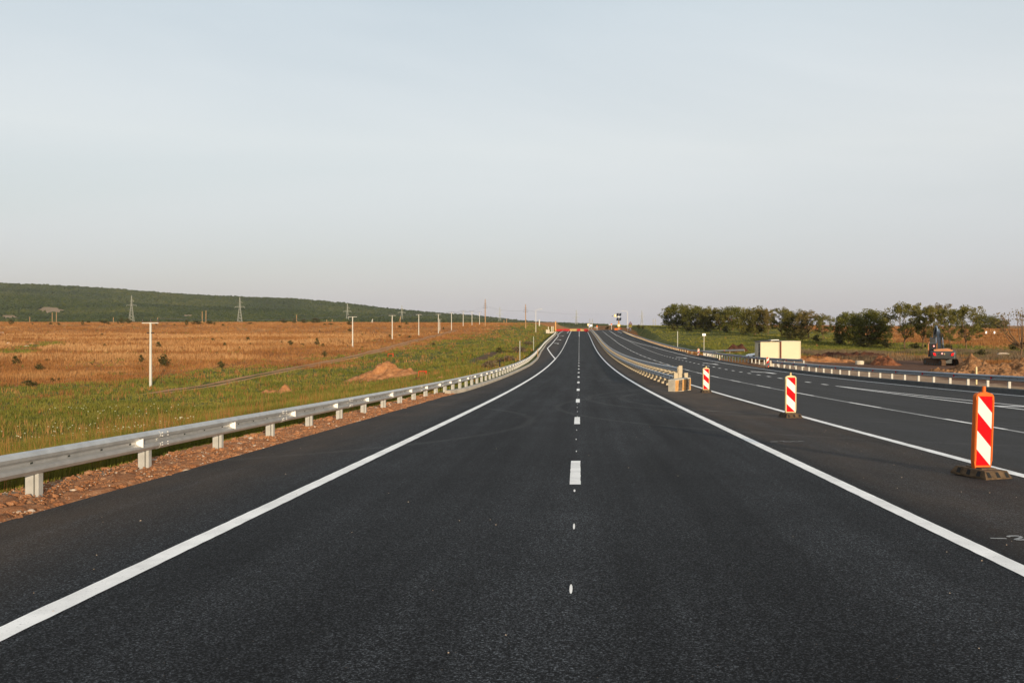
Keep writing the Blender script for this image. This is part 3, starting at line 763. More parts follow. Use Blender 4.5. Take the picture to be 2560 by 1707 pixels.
def stake(name, px, top, bot, label, mat, r=0.03, y=None, cat='post', tipmat=None, group=None):
    p = hit(px, bot) if y is None else at(px, bot, y)
    h = (bot - top) / F * p.y
    if y is not None: p.z = float(H(p.x, p.y)); h = -(top - HZ) / F * y - p.z
    m = MB(); m.loft([[(-r, -r, -.3), (r, -r, -.3), (r, r, -.3), (-r, r, -.3)], [(-r, -r, h), (r, -r, h), (r, r, h), (-r, r, h)]])
    if tipmat: m.box((0, 0, h - 0.28), (2.5 * r, 2.5 * r, 0.6), 1)
    o = m.build(name, [mat, tipmat] if tipmat else mat); o.location = p
    return tag(o, label, cat, group)
stake('survey_stake', 1249.3, 901, 924, 'wooden survey stake with a black top just behind the barrier', MAT['wood'], 0.055, y=82, tipmat=MAT['black'])
stake('marker_post', 1299.7, 852, 896, 'thin grey metal post rising from the pinkish ditch', MAT['steel_grey'], 0.055, y=125)
stake('marker_post', 1334, 841, 868, 'thin grey metal post beyond the first one along the ditch', MAT['steel_grey'], 0.06, y=190)
stake('marker_post', 1344.5, 871, 880, 'short stub post close behind the barrier bend', MAT['wood'], 0.06, y=150)
stake('marker_post', 1694, 828, 866, 'bare grey sign post behind the far barrier on the green bank', MAT['steel_grey'], 0.08, y=212)
stake('survey_stake', 2441, 917, 940, 'light wooden stake in front of the clod heap', MAT['cream_pl'], 0.045, y=62)
for px, top, bot, y, lb in ((505.6, 778, 806, 760, 'wooden pole of a pair at the far field edge, the slightly shorter one'), (515, 776, 806, 760, 'wooden pole of a pair at the far field edge, the slightly taller one'),
                            (130.6, 781, 799, 900, 'wooden pole below the bare sandy clearing, of a pair the thicker'), (141, 780, 799, 900, 'wooden pole below the bare sandy clearing, of a pair the thinner'),
                            (741.5, 787, 808, 800, 'lone thin pole before the hill between the second and third pylons'), (283.5, 793, 804, 850, 'short stub pole left of the first lattice pylon'),
                            (394, 794, 804, 800, 'short pale post just beside the nearest white pole'), (817, 799, 809, 800, 'very short pale post, first of two before the third pylon'),
                            (830.5, 798, 809, 800, 'very short pale post, second of two before the third pylon'), (1260, 800, 812, 700, 'small pole close to the slim pylon'),
                            (1266.5, 797, 813, 700, 'small taller pole close to the slim pylon'), (74.5, 792, 802, 850, 'stub pole at the sandy clearing near the hill foot'),
                            (1348.5, 799, 815, 600, 'far pale pole beyond the street lamp on the crest')):
    stake('wooden_pole', px, top, bot, lb, MAT['wood'] if px < 1300 else MAT['pole'], 0.22 if px < 1300 else .35, y=y, cat='pole', group='small far poles')
# A-frame and wooden frames by the fourth pylon
def aframe(px, top, y, label, spread, mat):
    m = MB(); x = (px - CX) / F * y; z = float(H(x, y)); h = -(top - HZ) / F * y - z
    m.cyl((0, 0, -.3), (0, 0, h), .25, .18, 6); m.cyl((-spread, 0, -.3), (-0.1, 0, h * .85), .2, .16, 6)
    o = m.build('braced_pole', mat); o.location = (x, y, z); tag(o, label, 'pole', 'braced poles at the far field edge')
aframe(931.5, 797, 700, 'pale braced pole leaning strut at the field edge between pylons', 1.6, MAT['pole'])
aframe(979.5, 794, 700, 'brown braced pole just behind the third white pole', -1.2, MAT['wood'])
aframe(1001, 791, 700, 'brown braced pole at the foot of the fourth pylon', 1.5, MAT['wood'])
def hframe(px0, px1, top, bot, y, label):
    root = at((px0 + px1) / 2, bot, y); w_ = (px1 - px0) / F * y; h = (bot - top) / F * y; m = MB()
    for s in (-.5, .5): m.cyl((s * w_, 0, -1), (s * w_, 0, h), .3, .22, 6)
    m.box((0, 0, h * .66), (w_ * 1.5, .25, .3))
    o = m.build('portal_pole', MAT['steel_grey']); o.location = root; tag(o, label, 'portal pole', 'twin portal poles on the horizon')
hframe(1474.6, 1480.6, 797, 816, 800, 'thin grey twin portal pole behind the small road signs on the crest')
hframe(1633, 1638.7, 796, 815, 800, 'faint grey twin portal pole above the green bank')

def street_lamp(px, top, y, arm, label):
    root = empty('street_lamp'); x = (px - CX) / F * y; z = float(H(x, y)); h = -(top - HZ) / F * y - z
    m = MB(); m.cyl((0, 0, -.3), (0, 0, h), 0.11, 0.06, 8); m.build('post', MAT['lamp_grey'], root)
    m = MB(); m.tube([(0, 0, h - .05), (arm * .4, 0, h + .35), (arm, 0, h + .55)], 0.045, 6); m.build('arm', MAT['lamp_grey'], root)
    m = MB(); m.box((arm * 1.18, 0, h + .56), (.75, .28, .13), top=(.8, .7)); m.build('lamp_head', MAT['lamp_grey'], root)
    root.location = (x, y, z); tag(root, label, 'street lamp', 'street lamps at the crest')
street_lamp(1339.6, 776, 385, 2.0, 'pale street lamp on the green slope by the short concrete column')
street_lamp(1569, 780, 415, -2.0, 'pale street lamp by the road signs on the crest, next to the green bank')

# signs on the crest
def sign_post(px, bot, y, parts, label, cat='road sign', r=0.05, foot=None, hpost=None):
    root = empty('road_sign'); x = (px - CX) / F * y; z = float(H(x, y))
    zz = lambda row: -(row - HZ) / F * y - z; xx = lambda p: (p - px) / F * y
    top = min(p[3] if p[0] != 'tri' else p[3] for p in parts)
    m = MB(); m.cyl((0, 0, -.3), (0, 0, zz(top) - .05), r, r, 6); m.build('post', MAT['lamp_grey'], root)
    for kind, x0, x1, y0, y1, mats in parts:
        m = MB(); a, b, c, d = xx(x0), xx(x1), zz(y1), zz(y0)
        if kind == 'rect':
            m.box(((a + b) / 2, -.09, (c + d) / 2), (b - a, .04, d - c))
            k = 0.16
            m.poly([(a + (b - a) * k, -.115, c + (d - c) * k), (b - (b - a) * k, -.115, c + (d - c) * k), (b - (b - a) * k, -.115, d - (d - c) * k), (a + (b - a) * k, -.115, d - (d - c) * k)], 1)
        elif kind == 'round':
            cx_, cz_, rr = (a + b) / 2, (c + d) / 2, (d - c) / 2
            m.cyl((cx_, -.06, cz_), (cx_, -.10, cz_), rr, rr, 16, smooth=False); m.disc((cx_, cz_), rr * .72, -.105, 16, 1)
        elif kind == 'tri':
            o_ = [(a, c), (b, c), ((a + b) / 2, d)]; g = ((a + b) / 2, c + (d - c) / 3)
            m.prism(o_, -.11, -.07); m.poly([(g[0] + (p[0] - g[0]) * .6, -.114, g[1] + (p[1] - g[1]) * .6) for p in o_], 1)
            m.poly([(g[0] - .05, -.118, g[1] - .12), (g[0] + .05, -.118, g[1] - .12), (g[0] + .05, -.118, g[1] + .2), (g[0] - .05, -.118, g[1] + .2)], 2)
        m.build('sign_plate', mats, root)
    if foot:
        m = MB(); m.box((0, 0, .5), (1.3, 1.0, 1.1), top=(.75, .75)); m.build('concrete_foot', MAT['kerb'], root)
    root.location = (x, y, z); tag(root, label, cat, 'road signs on the crest')
W_, Yw, Rd, Bk, Bl = MAT['signwhite'], MAT['signyellow'], MAT['red'], MAT['black'], MAT['signblue']
sign_post(1575.8, 833, 395, [('tri', 1571, 1580.5, 803.5, 810.2, [Rd, W_, Bk]), ('rect', 1571.3, 1580, 810.5, 818.7, [MAT['cream_pl'], Yw]), ('round', 1572.7, 1579.2, 819.2, 824.6, [Rd, W_])],
          'warning triangle above a yellow board and a round red ringed sign', foot=True)
sign_post(1570, 833, 400, [('rect', 1567, 1572.7, 814, 821, [W_, MAT['white_refl']])], 'white square sign beside the warning triangle post')
sign_post(1478, 826, 425, [('round', 1475.6, 1480.7, 810.6, 816, [W_, W_])], 'round white sign at the inner end of the median barrier')
sign_post(1472.3, 824, 430, [('rect', 1468.7, 1472.3, 809.2, 814.6, [Yw, W_]), ('rect', 1472.3, 1476, 810.5, 817.5, [W_, Bl])], 'yellow bordered sign with a pale blue one at the median end')
sign_post(1760, 877, 172, [('rect', 1755.6, 1764.2, 833.8, 839.4, [W_, W_])], 'blank white rectangular sign on a thin post at the side road mouth', r=0.045)
# solar powered beacon
root = empty('solar_beacon'); y = 440; px = 1547; x = (px - CX) / F * y; z = float(H(x, y))
zz = lambda row: -(row - HZ) / F * y - z; xx = lambda p: (p - px) / F * y
m = MB(); m.box((0, .3, zz(801) / 2), (.62, .4, zz(801) + .4)); m.build('column', MAT['track'], root)
m = MB(); m.cyl((0, .1, zz(801)), (0, .1, zz(784)), .1, .08, 8); m.cyl((0, .05, zz(788.6)), (xx(1531), .05, zz(789.5)), .05, .05, 6); m.build('mast', MAT['lamp_grey'], root)
for r0, r1 in ((783, 790), (794, 801.5)):
    m = MB()
    for s in (-1, 1):
        a = 0.62 * s
        m.add([(a - .52 - .12, -.5, zz(r1)), (a + .52 - .12, -.5, zz(r1)), (a + .52 + .16, -.05, zz(r0)), (a - .52 + .16, -.05, zz(r0)),
               (a - .52 - .12, -.44, zz(r1)), (a + .52 - .12, -.44, zz(r1)), (a + .52 + .16, .01, zz(r0)), (a - .52 + .16, .01, zz(r0))],
              [(0, 1, 2, 3), (7, 6, 5, 4), (0, 4, 5, 1), (1, 5, 6, 2), (2, 6, 7, 3), (3, 7, 4, 0)])
    m.build('solar_panel', MAT['solar'], root)
m = MB(); a, b, c, d = xx(1536), xx(1542), zz(792), zz(786); m.box(((a + b) / 2, -.02, (c + d) / 2), (b - a, .06, d - c)); m.box(((a + b) / 2 + .1, -.055, (c + d) / 2 + .1), ((b - a) * .55, .02, (d - c) * .6), 1)
m.build('sign_plate', [Yw, W_], root)
m = MB(); m.box((0, -.05, zz(791.8)), (.7, .4, .42)); m.build('control_box', MAT['signwhite'], root)
m = MB(); m.cyl((xx(1531.3), -.12, zz(789.6)), (xx(1531.3), .1, zz(789.6)), .22, .22, 12); m.build('beacon_lamp', MAT['insul'], root)
m = MB(); a, b, c, d = xx(1544), xx(1550.4), zz(816.3), zz(810.2); m.box(((a + b) / 2, .05, (c + d) / 2), (b - a, .06, d - c)); m.box(((a + b) / 2, .015, (c + d) / 2), ((b - a) * .55, .02, (d - c) * .55), 1)
m.build('sign_plate', [Yw, W_], root)
root.location = (x, y, z); tag(root, 'solar powered beacon mast with two dark panels and a yellow sign on a brown column', 'solar beacon')

# plastic water barriers across the closed carriageway
def water_barrier(mat, L=1.9):
    m = MB(); a = .28; m.prism([(-a, 0), (a, 0), (a * .85, .25), (a * .45, .55), (a * .4, .95), (-a * .4, .95), (-a * .45, .55), (-a * .85, .25)], -L / 2, L / 2)
    for s in (-.25, .25): m.box((0, s * L, 0.98), (.14, .22, .07))
    o = m.build('water_barrier', mat); return o
wr = water_barrier(MAT['wb_red']); wy = water_barrier(MAT['wb_cream'])
wo = water_barrier(MAT['orange_pl'])
GWB = 'plastic water filled barriers closing the road'
spots = [(1419.5, 433, wr, 'red plastic barrier at the left end of the row closing the carriageway'), (1428.5, 434, wy, 'cream barrier second in the row across the carriageway, right of the corner red one'),
         (1437.5, 434, wy, 'cream barrier in the middle of the row across the carriageway'), (1446.2, 434, wr, 'red plastic barrier in the middle of the row across the carriageway'),
         (1455, 434.5, wy, 'cream barrier next to the middle red one, towards the median'), (1463, 435, wr, 'red barrier at the median end of the row across the carriageway'),
         (1394.5, 432, wr, 'red barrier on the verge beside the orange column'), (1401.5, 433, wr, 'red barrier closing the turning pocket'),
         (1412.5, 446, wr, 'red barrier set back behind the main row'), (1450, 447, wr, 'red barrier peeping over the main row'),
         (1467.3, 405, wr, 'red barrier standing on the edge line before the median'),
         (1541, 452, wo, 'orange barrier in front of the solar beacon'), (1550, 452, wo, 'orange barrier under the beacon sign')]
used = set()
for px, y, src, lb in spots:
    o = src if id(src) not in used else src.copy()
    if id(src) in used: col.objects.link(o)
    used.add(id(src))
    x = (px - CX) / F * y
    o.location = (x, y, float(rz(y)) + float(tilt(x, y)) if -9 < x < 18 else float(H(x, y)) + .05)
    o.rotation_euler = (0, 0, R(90) if px != 1467.3 else R(35)); tag(o, lb, 'road barrier', GWB)
# column, kiosk block and short white posts by the crest
m = MB(); m.box((0, 0, 2.3), (.58, .5, 4.8), top=(.85, .85)); m.box((0, 0, 4.75), (.7, .6, .14)); o = m.build('concrete_column', MAT['stripe_o']); y = 428; x = (1389 - CX) / F * y; o.location = (x, y, float(H(x, y)))  # plain concrete; the orange sunlight on it is put into its colour
tag(o, 'short orange lit concrete column beside the red barrier on the verge', 'concrete column')
m = MB(); m.box((0, 0, .7), (1.5, 1.3, 1.4)); m.box((0, 0, 1.46), (1.7, 1.5, .1)); m.box((1.9, -.3, .3), (2.6, 1.2, .6)); o = m.build('culvert_head', MAT['concrete']); y = 380; x = (1369.5 - CX) / F * y; o.location = (x, y, float(rz(y)) - .1)
tag(o, 'pale concrete culvert head at the end of the roadside barrier', 'culvert head')
for k, (px, top, lb) in enumerate(((1371, 817, 'short white post over the culvert head'), (1379.3, 816, 'short white post midway to the orange column'), (1382.7, 816, 'short white post closest to the orange column'))):
    y = 395; x = (px - CX) / F * y; z = float(H(x, y)); h = -(top - HZ) / F * y - z; m = MB(); m.box((0, 0, h / 2), (.22, .22, h)); m.box((0, 0, h), (.26, .26, .08))
    o = m.build('marker_post', MAT['lamp_grey']); o.location = (x, y, z); tag(o, lb, 'post', 'short white posts near the crest')
def beacon_cone(px, top, bot, y, lb):
    x = (px - CX) / F * y; z = float(H(x, y)); h0_ = -(bot - HZ) / F * y - z; h1_ = -(top - HZ) / F * y - z; m = MB()
    m.box((0, 0, max(h0_, .3) / 2), (.22, .22, max(h0_, .3)), 1); m.box((0, 0, (h0_ + h1_) / 2), (.8, .12, h1_ - h0_)); m.box((-.5, 0, max(h0_, .2)), (2.0, .5, .3), 1)
    o = m.build('warning_board', [MAT['orange_pl'], MAT['pole']]); o.location = (x, y, z); tag(o, lb, 'warning board', 'orange boards beyond the crest')
beacon_cone(1492.6, 813.3, 818.5, 520, 'small orange board on a pale foot beyond the crest')
beacon_cone(1528.7, 808.8, 812.5, 520, 'small orange board on a tall thin post beyond the crest')
# red pit guards in the grass
def pit_guard(px0, px1, top, bot, lb):
    p = hit((px0 + px1) / 2, bot); w_ = (px1 - px0) / F * p.y; h = (bot - top) / F * p.y; m = MB()
    for x, yy in ((-.5, 0), (.5, 0), (.28, .9)): m.box((x * w_, yy, h / 2), (.045, .045, h))
    m.box((0, 0, h - .03), (w_, .045, .06)); m.box((.39 * w_, .45, h - .03), (.05, .95, .05))
    o = m.build('pit_guard', MAT['red_refl']); o.location = p; tag(o, lb, 'guard rail frame', 'red tube guard frames in the grass')
pit_guard(1046.8, 1066, 927.6, 941, 'red tube guard frame standing in the grass beside the dirt mound')
pit_guard(970, 983, 884, 893, 'smaller red tube guard frame beyond the dirt mound near the track')
# ------------------------------------------------------------------ heaps of earth, gravel, stones
def fbm(x, y, seed=0, s0=1.0, oct=4, gain=0.5):
    v = np.zeros_like(np.asarray(x, float)); a = 1.0; s = s0
    for k in range(oct):
        v += a * (vnoise(np.asarray(x, float) + 100, np.asarray(y, float) + 100, s, seed + k) - 0.5) * 2; a *= gain; s *= 0.5
    return v
def heap(name, label, mat, c, half, h, shape, seed=1, rough=0.16, n=64, cat='earth mound', group=None, clod=0.0):
    """height field mound; shape(u,v) gives 0..1 inside the unit square"""
    u = np.linspace(-1, 1, n); U, V = np.meshgrid(u, u)
    X = c[0] + U * half[0]; Y = c[1] + V * half[1]
    s = shape(U, V) * h
    nz_ = fbm(X, Y, seed, 1.1, 5, 0.55)
    s = s * (1 + 0.35 * nz_) + rough * nz_ * np.clip(s / (0.25 * h), 0, 1)
    if clod: s = s + clod * np.abs(fbm(X, Y, seed + 9, 0.45, 3, 0.6)) * np.clip(s / (0.2 * h), 0, 1)
    Z = H(X, Y) - 0.12 + s
    r_ = np.random.default_rng(seed); X = X + r_.normal(0, .015, X.shape); Y = Y + r_.normal(0, .015, Y.shape)
    idx = np.arange(n * n).reshape(n, n)
    Fq = np.stack([idx[:-1, :-1], idx[:-1, 1:], idx[1:, 1:], idx[1:, :-1]], -1).reshape(-1, 4)
    zc_ = s.reshape(-1)
    keep = (zc_[Fq] > 0.01).any(1)
    o = bulk(name, np.stack([X, Y, Z], -1).reshape(-1, 3), Fq[keep], mat, smooth=True)
    return tag(o, label, cat, group)
def bump(U, V, cu, cv, ru, rv, p=1.4):
    d = np.sqrt(((U - cu) / ru) ** 2 + ((V - cv) / rv) ** 2); return np.clip(1 - d, 0, 1) ** p * 1.0
def dome(U, V, cu, cv, ru, rv):
    d = np.clip(np.sqrt(((U - cu) / ru) ** 2 + ((V - cv) / rv) ** 2), 0, 1); return 0.45 * (1 - d) + 0.55 * (0.5 + 0.5 * np.cos(math.pi * d))
G2 = 'heaps of spoil beside the road'
c = hit(936, 951)
w_ = 201 / F * c.y / 2
heap('dirt_mound', 'large sandy dirt mound in the green grass behind the crash barrier', MAT['mound'], (c.x, c.y + 3.2), (w_ * 1.12, 5.0), 2.05,
     lambda U, V: np.clip(np.maximum(np.maximum(dome(U, V, 0.05, 0, .82, .95) , dome(U, V, .5, -.05, .52, .8) * .60), dome(U, V, -.45, -.15, .58, .6) * .34), 0, 1), 3, 0.07, 80, group=G2)
c = hit(680, 984); w_ = 82 / F * c.y / 2
heap('dirt_mound', 'small sandy dirt pile in the grass near the track', MAT['mound'], (c.x, c.y + 1.2), (w_ * 1.15, 1.9), 0.95, lambda U, V: np.maximum(dome(U, V, .45, 0, .52, .95), np.maximum(dome(U, V, -.05, 0, .55, .8) * .72, dome(U, V, -.5, 0, .5, .6) * .4)), 5, 0.06, 48, group=G2)
c = hit(1051, 955); heap('dirt_mound', 'low flat patch of red brown spoil below the red guard frame', MAT['brown'], (c.x, c.y + .6), (1.9, 1.5), .40, lambda U, V: bump(U, V, 0, 0, 1, 1, .8), 6, 0.1, 36, group=G2)
c = hit(1100, 953); heap('dirt_mound', 'tiny sandy hump peeping over the barrier rail', MAT['mound'], (c.x, c.y + .6), (1.5, 1.3), .45, lambda U, V: bump(U, V, 0, 0, 1, 1, .9), 16, 0.06, 32, group=G2)
y = 172.0; x = (1842 - CX) / F * y
heap('dirt_mound', 'dark brown conical humus heap behind the barrier beside the white car', MAT['darkearth'], (x, y), (2.9, 2.6), 1.75, lambda U, V: dome(U, V, 0, 0, 1, 1), 7, 0.05, 48, group=G2)
c = hit(2232, 914); k = c.y
heap('dirt_mound', 'reddish brown conical heap between the barrier and the excavator', MAT['brown'], (c.x, c.y + 2.2), (46 / F * k * 1.12, 3.2), 22 / F * k * 1.25, lambda U, V: np.maximum(bump(U, V, -.08, 0, .72, .9, 1.05) * 1.05, bump(U, V, .4, 0, .6, .7, 1.2) * .4), 8, 0.10, 60, group=G2, clod=.10)
c = hit(2500, 941); k = c.y
heap('dirt_mound', 'long rough heap of clods in front of the excavator at the frame edge', MAT['rubble'], (c.x - .6, c.y + 2.6), (5.0, 3.4), 1.2,
     lambda U, V: np.clip(np.maximum(np.maximum(bump(U, V, -.12, .1, .55, .9, .8) * 1.1, bump(U, V, -.55, -.1, .45, .8, .7) * .62), np.maximum(bump(U, V, .35, 0, .6, .9, .8) * .78, bump(U, V, .8, .05, .5, .9, .8) * .9)), 0, 1.2), 9, 0.10, 110, group=G2, clod=.20)
for i, (px, py, hw, hh, lb) in enumerate(((2135, 896, 7.5, .85, 'long low bank of dark ploughed spoil beside the cream cabins'), (2080, 906, 4.2, .5, 'low sandy gravel bank at the barrier end by the cabins'))):
    c = hit(px, py)
    heap('dirt_mound', lb, MAT['darkearth'] if i == 0 else MAT['mound'], (c.x, c.y + 1.8), (hw, 2.6), hh, lambda U, V: np.clip(bump(U, V, 0, 0, 1, 1, .55), 0, 1), 20 + i, 0.12, 60, group=G2, clod=.08)
p = hit(2149, 911); m = MB(); m.cyl((0, 0, -.1), (0, 0, .42), .52, .52, 20); m.cyl((0, 0, .42), (0, 0, .46), .40, .40, 20); o = m.build('concrete_ring', MAT['concrete']); o.location = p
tag(o, 'low round concrete ring in the soil behind the barrier', 'concrete ring')

# gravel verge under the near barrier
ny_, nx__ = 420, 34
yy = np.linspace(2.0, 52, ny_); uu = np.linspace(0, 1, nx__)
U, Yg = np.meshgrid(uu, yy)
edge = np.interp(Yg, [0, 46, 52], [-6.20, -6.20, -6.30]) + 0.05 * fbm(Yg * 0 + 5, Yg, 31, .8, 3)
wdt = np.interp(Yg, [0, 30, 44, 52], [1.75, 1.6, 1.3, .4]) * (1 + .28 * fbm(Yg * 0 + 11, Yg, 33, 2.2, 3))
Xg = edge - wdt * U
prof = np.sin(np.clip(U * 1.05, 0, 1) * math.pi) ** .8
Zg = rz(Yg) - 0.04 + 0.045 * prof * (1 + .6 * fbm(Xg, Yg, 34, .7, 3)) + 0.030 * fbm(Xg, Yg, 35, .16, 3, .7) * np.clip(U * 6, 0, 1) - 0.30 * np.clip((U - .8) / .2, 0, 1)
Zg = np.where(U < .04, rz(Yg) - .01, Zg)
idx = np.arange(ny_ * nx__).reshape(ny_, nx__); Fq = np.stack([idx[:-1, :-1], idx[1:, :-1], idx[1:, 1:], idx[:-1, 1:]], -1).reshape(-1, 4)
tag(bulk('gravel_verge', np.stack([Xg, Yg, Zg], -1).reshape(-1, 3), Fq, MAT['gravel'], smooth=True), kind='structure')
ICO_V, ICO_F = None, None
def ico_base():
    t = (1 + 5 ** .5) / 2
    v = np.array([(-1, t, 0), (1, t, 0), (-1, -t, 0), (1, -t, 0), (0, -1, t), (0, 1, t), (0, -1, -t), (0, 1, -t), (t, 0, -1), (t, 0, 1), (-t, 0, -1), (-t, 0, 1)], float)
    v /= np.linalg.norm(v[0])
    f = np.array([(0, 11, 5), (0, 5, 1), (0, 1, 7), (0, 7, 10), (0, 10, 11), (1, 5, 9), (5, 11, 4), (11, 10, 2), (10, 7, 6), (7, 1, 8), (3, 9, 4), (3, 4, 2), (3, 2, 6), (3, 6, 8), (3, 8, 9), (4, 9, 5), (2, 4, 11), (6, 2, 10), (8, 6, 7), (9, 8, 1)])
    return v, f
def ico2():
    v, f = ico_base(); v = [tuple(p) for p in v]; cache = {}; out = []
    def mid(a, b):
        k = (min(a, b), max(a, b))
        if k not in cache:
            p = np.array(v[a]) + np.array(v[b]); p /= np.linalg.norm(p); v.append(tuple(p)); cache[k] = len(v) - 1
        return cache[k]
    for a, b, c in f:
        x, y, z = mid(a, b), mid(b, c), mid(c, a); out += [(a, x, z), (b, y, x), (c, z, y), (x, y, z)]
    return np.array(v), np.array(out)
def scatter_ico(name, P, S, mat, two=False, jit=.25, kind='stuff', smooth=False):
    v, f = ico2() if two else ico_base(); n = len(P)
    rr = 1 + rng.uniform(-jit, jit, (n, len(v), 1))
    V = (v[None] * rr) * S[:, None, :]
    a = rng.uniform(0, 2 * math.pi, n); ca, sa = np.cos(a)[:, None], np.sin(a)[:, None]
    V = np.stack([V[..., 0] * ca - V[..., 1] * sa, V[..., 0] * sa + V[..., 1] * ca, V[..., 2]], -1) + P[:, None, :]
    FF = (f[None] + (np.arange(n) * len(v))[:, None, None]).reshape(-1, 3)
    o = bulk(name, V.reshape(-1, 3), FF, mat, smooth=smooth)
    if kind: tag(o, kind=kind)
    return o
n = 7500
yy = np.exp(rng.uniform(math.log(8.5), math.log(46), n)); k = rng.uniform(0, 1, n) ** 1.1
xx_ = -6.27 - 1.55 * k - .02
zz_ = np.interp(yy, yl, rz(yl)) + 0.04 * np.sin(np.clip(k, 0, 1) * math.pi) ** .8 - .035
sz = rng.uniform(.006, .017, n) * (1 + 2.2 * (rng.random(n) > .96)) * (1 + yy / 60)
pg = rng.random(n) < .10
for sel, mt in ((~pg, MAT['gravel']), (pg, MAT['stone'])): scatter_ico('loose_gravel', np.stack([xx_, yy, zz_ + .012], -1)[sel], (np.stack([sz * rng.uniform(.8, 1.5, n), sz, sz * .7], -1) * (1 if mt is MAT['gravel'] else .8))[sel], mt)
n = 110
yy = np.exp(rng.uniform(math.log(5.5), math.log(45), n)); xx_ = np.where(rng.random(n) < .55, rng.uniform(3.9, 6.6, n), rng.uniform(-6.2, 3.8, n))
zz_ = np.interp(yy, yl, rz(yl)); sz = rng.uniform(.003, .007, n)
scatter_ico('loose_grit', np.stack([xx_, yy, zz_ + .006], -1), np.stack([sz * 1.3, sz, sz * .7], -1), MAT['stone'])
for i, (px, py, s, lb) in enumerate(((20 / 3.675, 680 + 562 / 3.675, .6, 'flat pale stone slab at the edge of the orange field'), (290 / 3.675, 680 + 664 / 3.675, .45, 'pale stone near the shaded furrow'), (245 / 3.675, 680 + 683 / 3.675, .42, 'pale stone beside the furrow bush'),
                                     (75 / 3.675, 680 + 662 / 3.675, .30, 'upright sandy coloured stone in the orange field'), (2060 + 2110 / 4.704, 720 + 800 / 4.704, .8, 'pale stones by the bush behind the excavator'))):
    p = hit(px, py); v, f = ico2(); sc = np.array([s * 1.5, s, s * (.5 if i != 3 else 1.6)]); V = v * sc * (1 + rng.uniform(-.2, .2, (len(v), 1)))
    o = bulk('pale_stone', V, f, MAT['stone']); o.location = p + Vector((0, 0, s * .2)); tag(o, lb, 'stone', 'pale stones lying in the fields')
# two white marker stones far right
for px in (2060 + 1906 / 4.704, 2060 + 2003 / 4.704):
    p = hit(px, 720 + 545 / 4.704); m = MB(); m.box((0, 0, .5), (.5, .4, 1.0), top=(.8, .8)); o = m.build('marker_stone', MAT['white_refl']); o.location = p
    tag(o, 'small white marker stone in the orange field behind the excavator', 'marker stone', 'pair of white marker stones')
# ------------------------------------------------------------------ wooded hill
RIDGE = [(-900, 668), (-400, 690), (0, 713), (95, 718), (326, 732), (640, 750), (716, 753), (869, 764), (994, 778), (1103, 787.5), (1184, 794), (1266, 802.5), (1305, 806), (1373, 808), (1415, 810), (1480, 813.5), (1560, 815), (1800, 820)]
BENCH = [(-900, 715), (0, 742), (109, 749), (272, 760), (463, 771), (640, 779), (900, 791), (1100, 799), (1300, 809), (1500, 814.5), (1800, 820)]
def hill_z(px, y):
    r = (HZ - np.interp(px, [a for a, b in RIDGE], [b for a, b in RIDGE])) / F * 2600
    b = (HZ - np.interp(px, [a for a, b in BENCH], [b for a, b in BENCH])) / F * 1750
    f = np.interp(px, [0, 1200, 1500, 1800], [5.0, 3.5, -1.0, -4])
    z = np.where(y < 1750, f + (b - f) * sm(1080, 1750, y) ** 1.15, b + (r - b) * sm(1950, 2600, y) ** 0.9 - 0.42 * b * np.exp(-((y - 1960) / 170) ** 2))
    z = np.where(y > 2600, r - (y - 2600) * 0.035, z)
    x = (px - CX) / F * y
    return z + 2.5 * np.sin(x * .011 + 1) * np.sin(y * .009) * sm(1150, 1500, y)
pxs = np.linspace(-700, 1560, 150); ysh = np.concatenate([np.linspace(1060, 2600, 50), np.linspace(2640, 3300, 6)])
PXG, YG_ = np.meshgrid(pxs, ysh); XG_ = (PXG - CX) / F * YG_; ZG_ = hill_z(PXG, YG_)
ZG_[0] = -8; ZG_[-1] = -20
idx = np.arange(PXG.size).reshape(PXG.shape); Fq = np.stack([idx[:-1, :-1], idx[:-1, 1:], idx[1:, 1:], idx[1:, :-1]], -1).reshape(-1, 4)
MAT['hill'] = earth('hill_grass_and_scrub', (0.035, 0.04, 0.014), (0.06, 0.06, 0.02), (0.10, 0.085, 0.035), 0.02, 0.3)
MAT['clearing'] = earth('bare_sandy_slope', (0.14, 0.11, 0.05), (0.26, 0.18, 0.11), (0.36, 0.27, 0.19), 0.06, 0.4)
tag(bulk('hill', np.stack([XG_, YG_, ZG_], -1).reshape(-1, 3), Fq, MAT['hill'], smooth=True), kind='structure')
clear = [(128, 1390, 38, 75), (22, 1240, 28, 34), (470, 1360, 22, 36), (565, 1320, 22, 30), (215, 1240, 20, 24)]   # px, distance, half width px, half depth
def bare(px, y):
    return np.max([1 - ((px - a) / c_) ** 2 - ((y - b) / d_) ** 2 for a, b, c_, d_ in clear], 0) > 0
cm = MB()
for a, b, c_, d_ in clear:
    ring = []
    for k in range(26):
        t = 2 * math.pi * k / 26; q = 1 + .25 * math.sin(3 * t + a) + .15 * math.sin(7 * t)
        p_, y_ = a + c_ * q * math.cos(t), b + d_ * q * math.sin(t)
        ring.append(((p_ - CX) / F * y_, y_, float(hill_z(p_, y_)) + 1.0))
    cm.poly(ring)
tag(cm.build('sandy_clearing', MAT['clearing']), kind='structure')
n = 46000
py_ = rng.uniform(-60, 1520, n); yh = np.where(rng.random(n) < .42, rng.uniform(1090, 1800, n), rng.uniform(1750, 2680, n))
k = ~bare(py_, yh) & ~((yh < 1220) & (rng.random(n) < .35)); py_, yh = py_[k], yh[k]; n = len(py_)
zz_ = hill_z(py_, yh); s = rng.uniform(2.4, 5.4, n) * np.where(yh < 1200, .8, 1) * np.interp(yh, [1100, 2600], [.8, 1.25]) * np.interp(py_, [1000, 1350, 1500], [1, .6, .3])
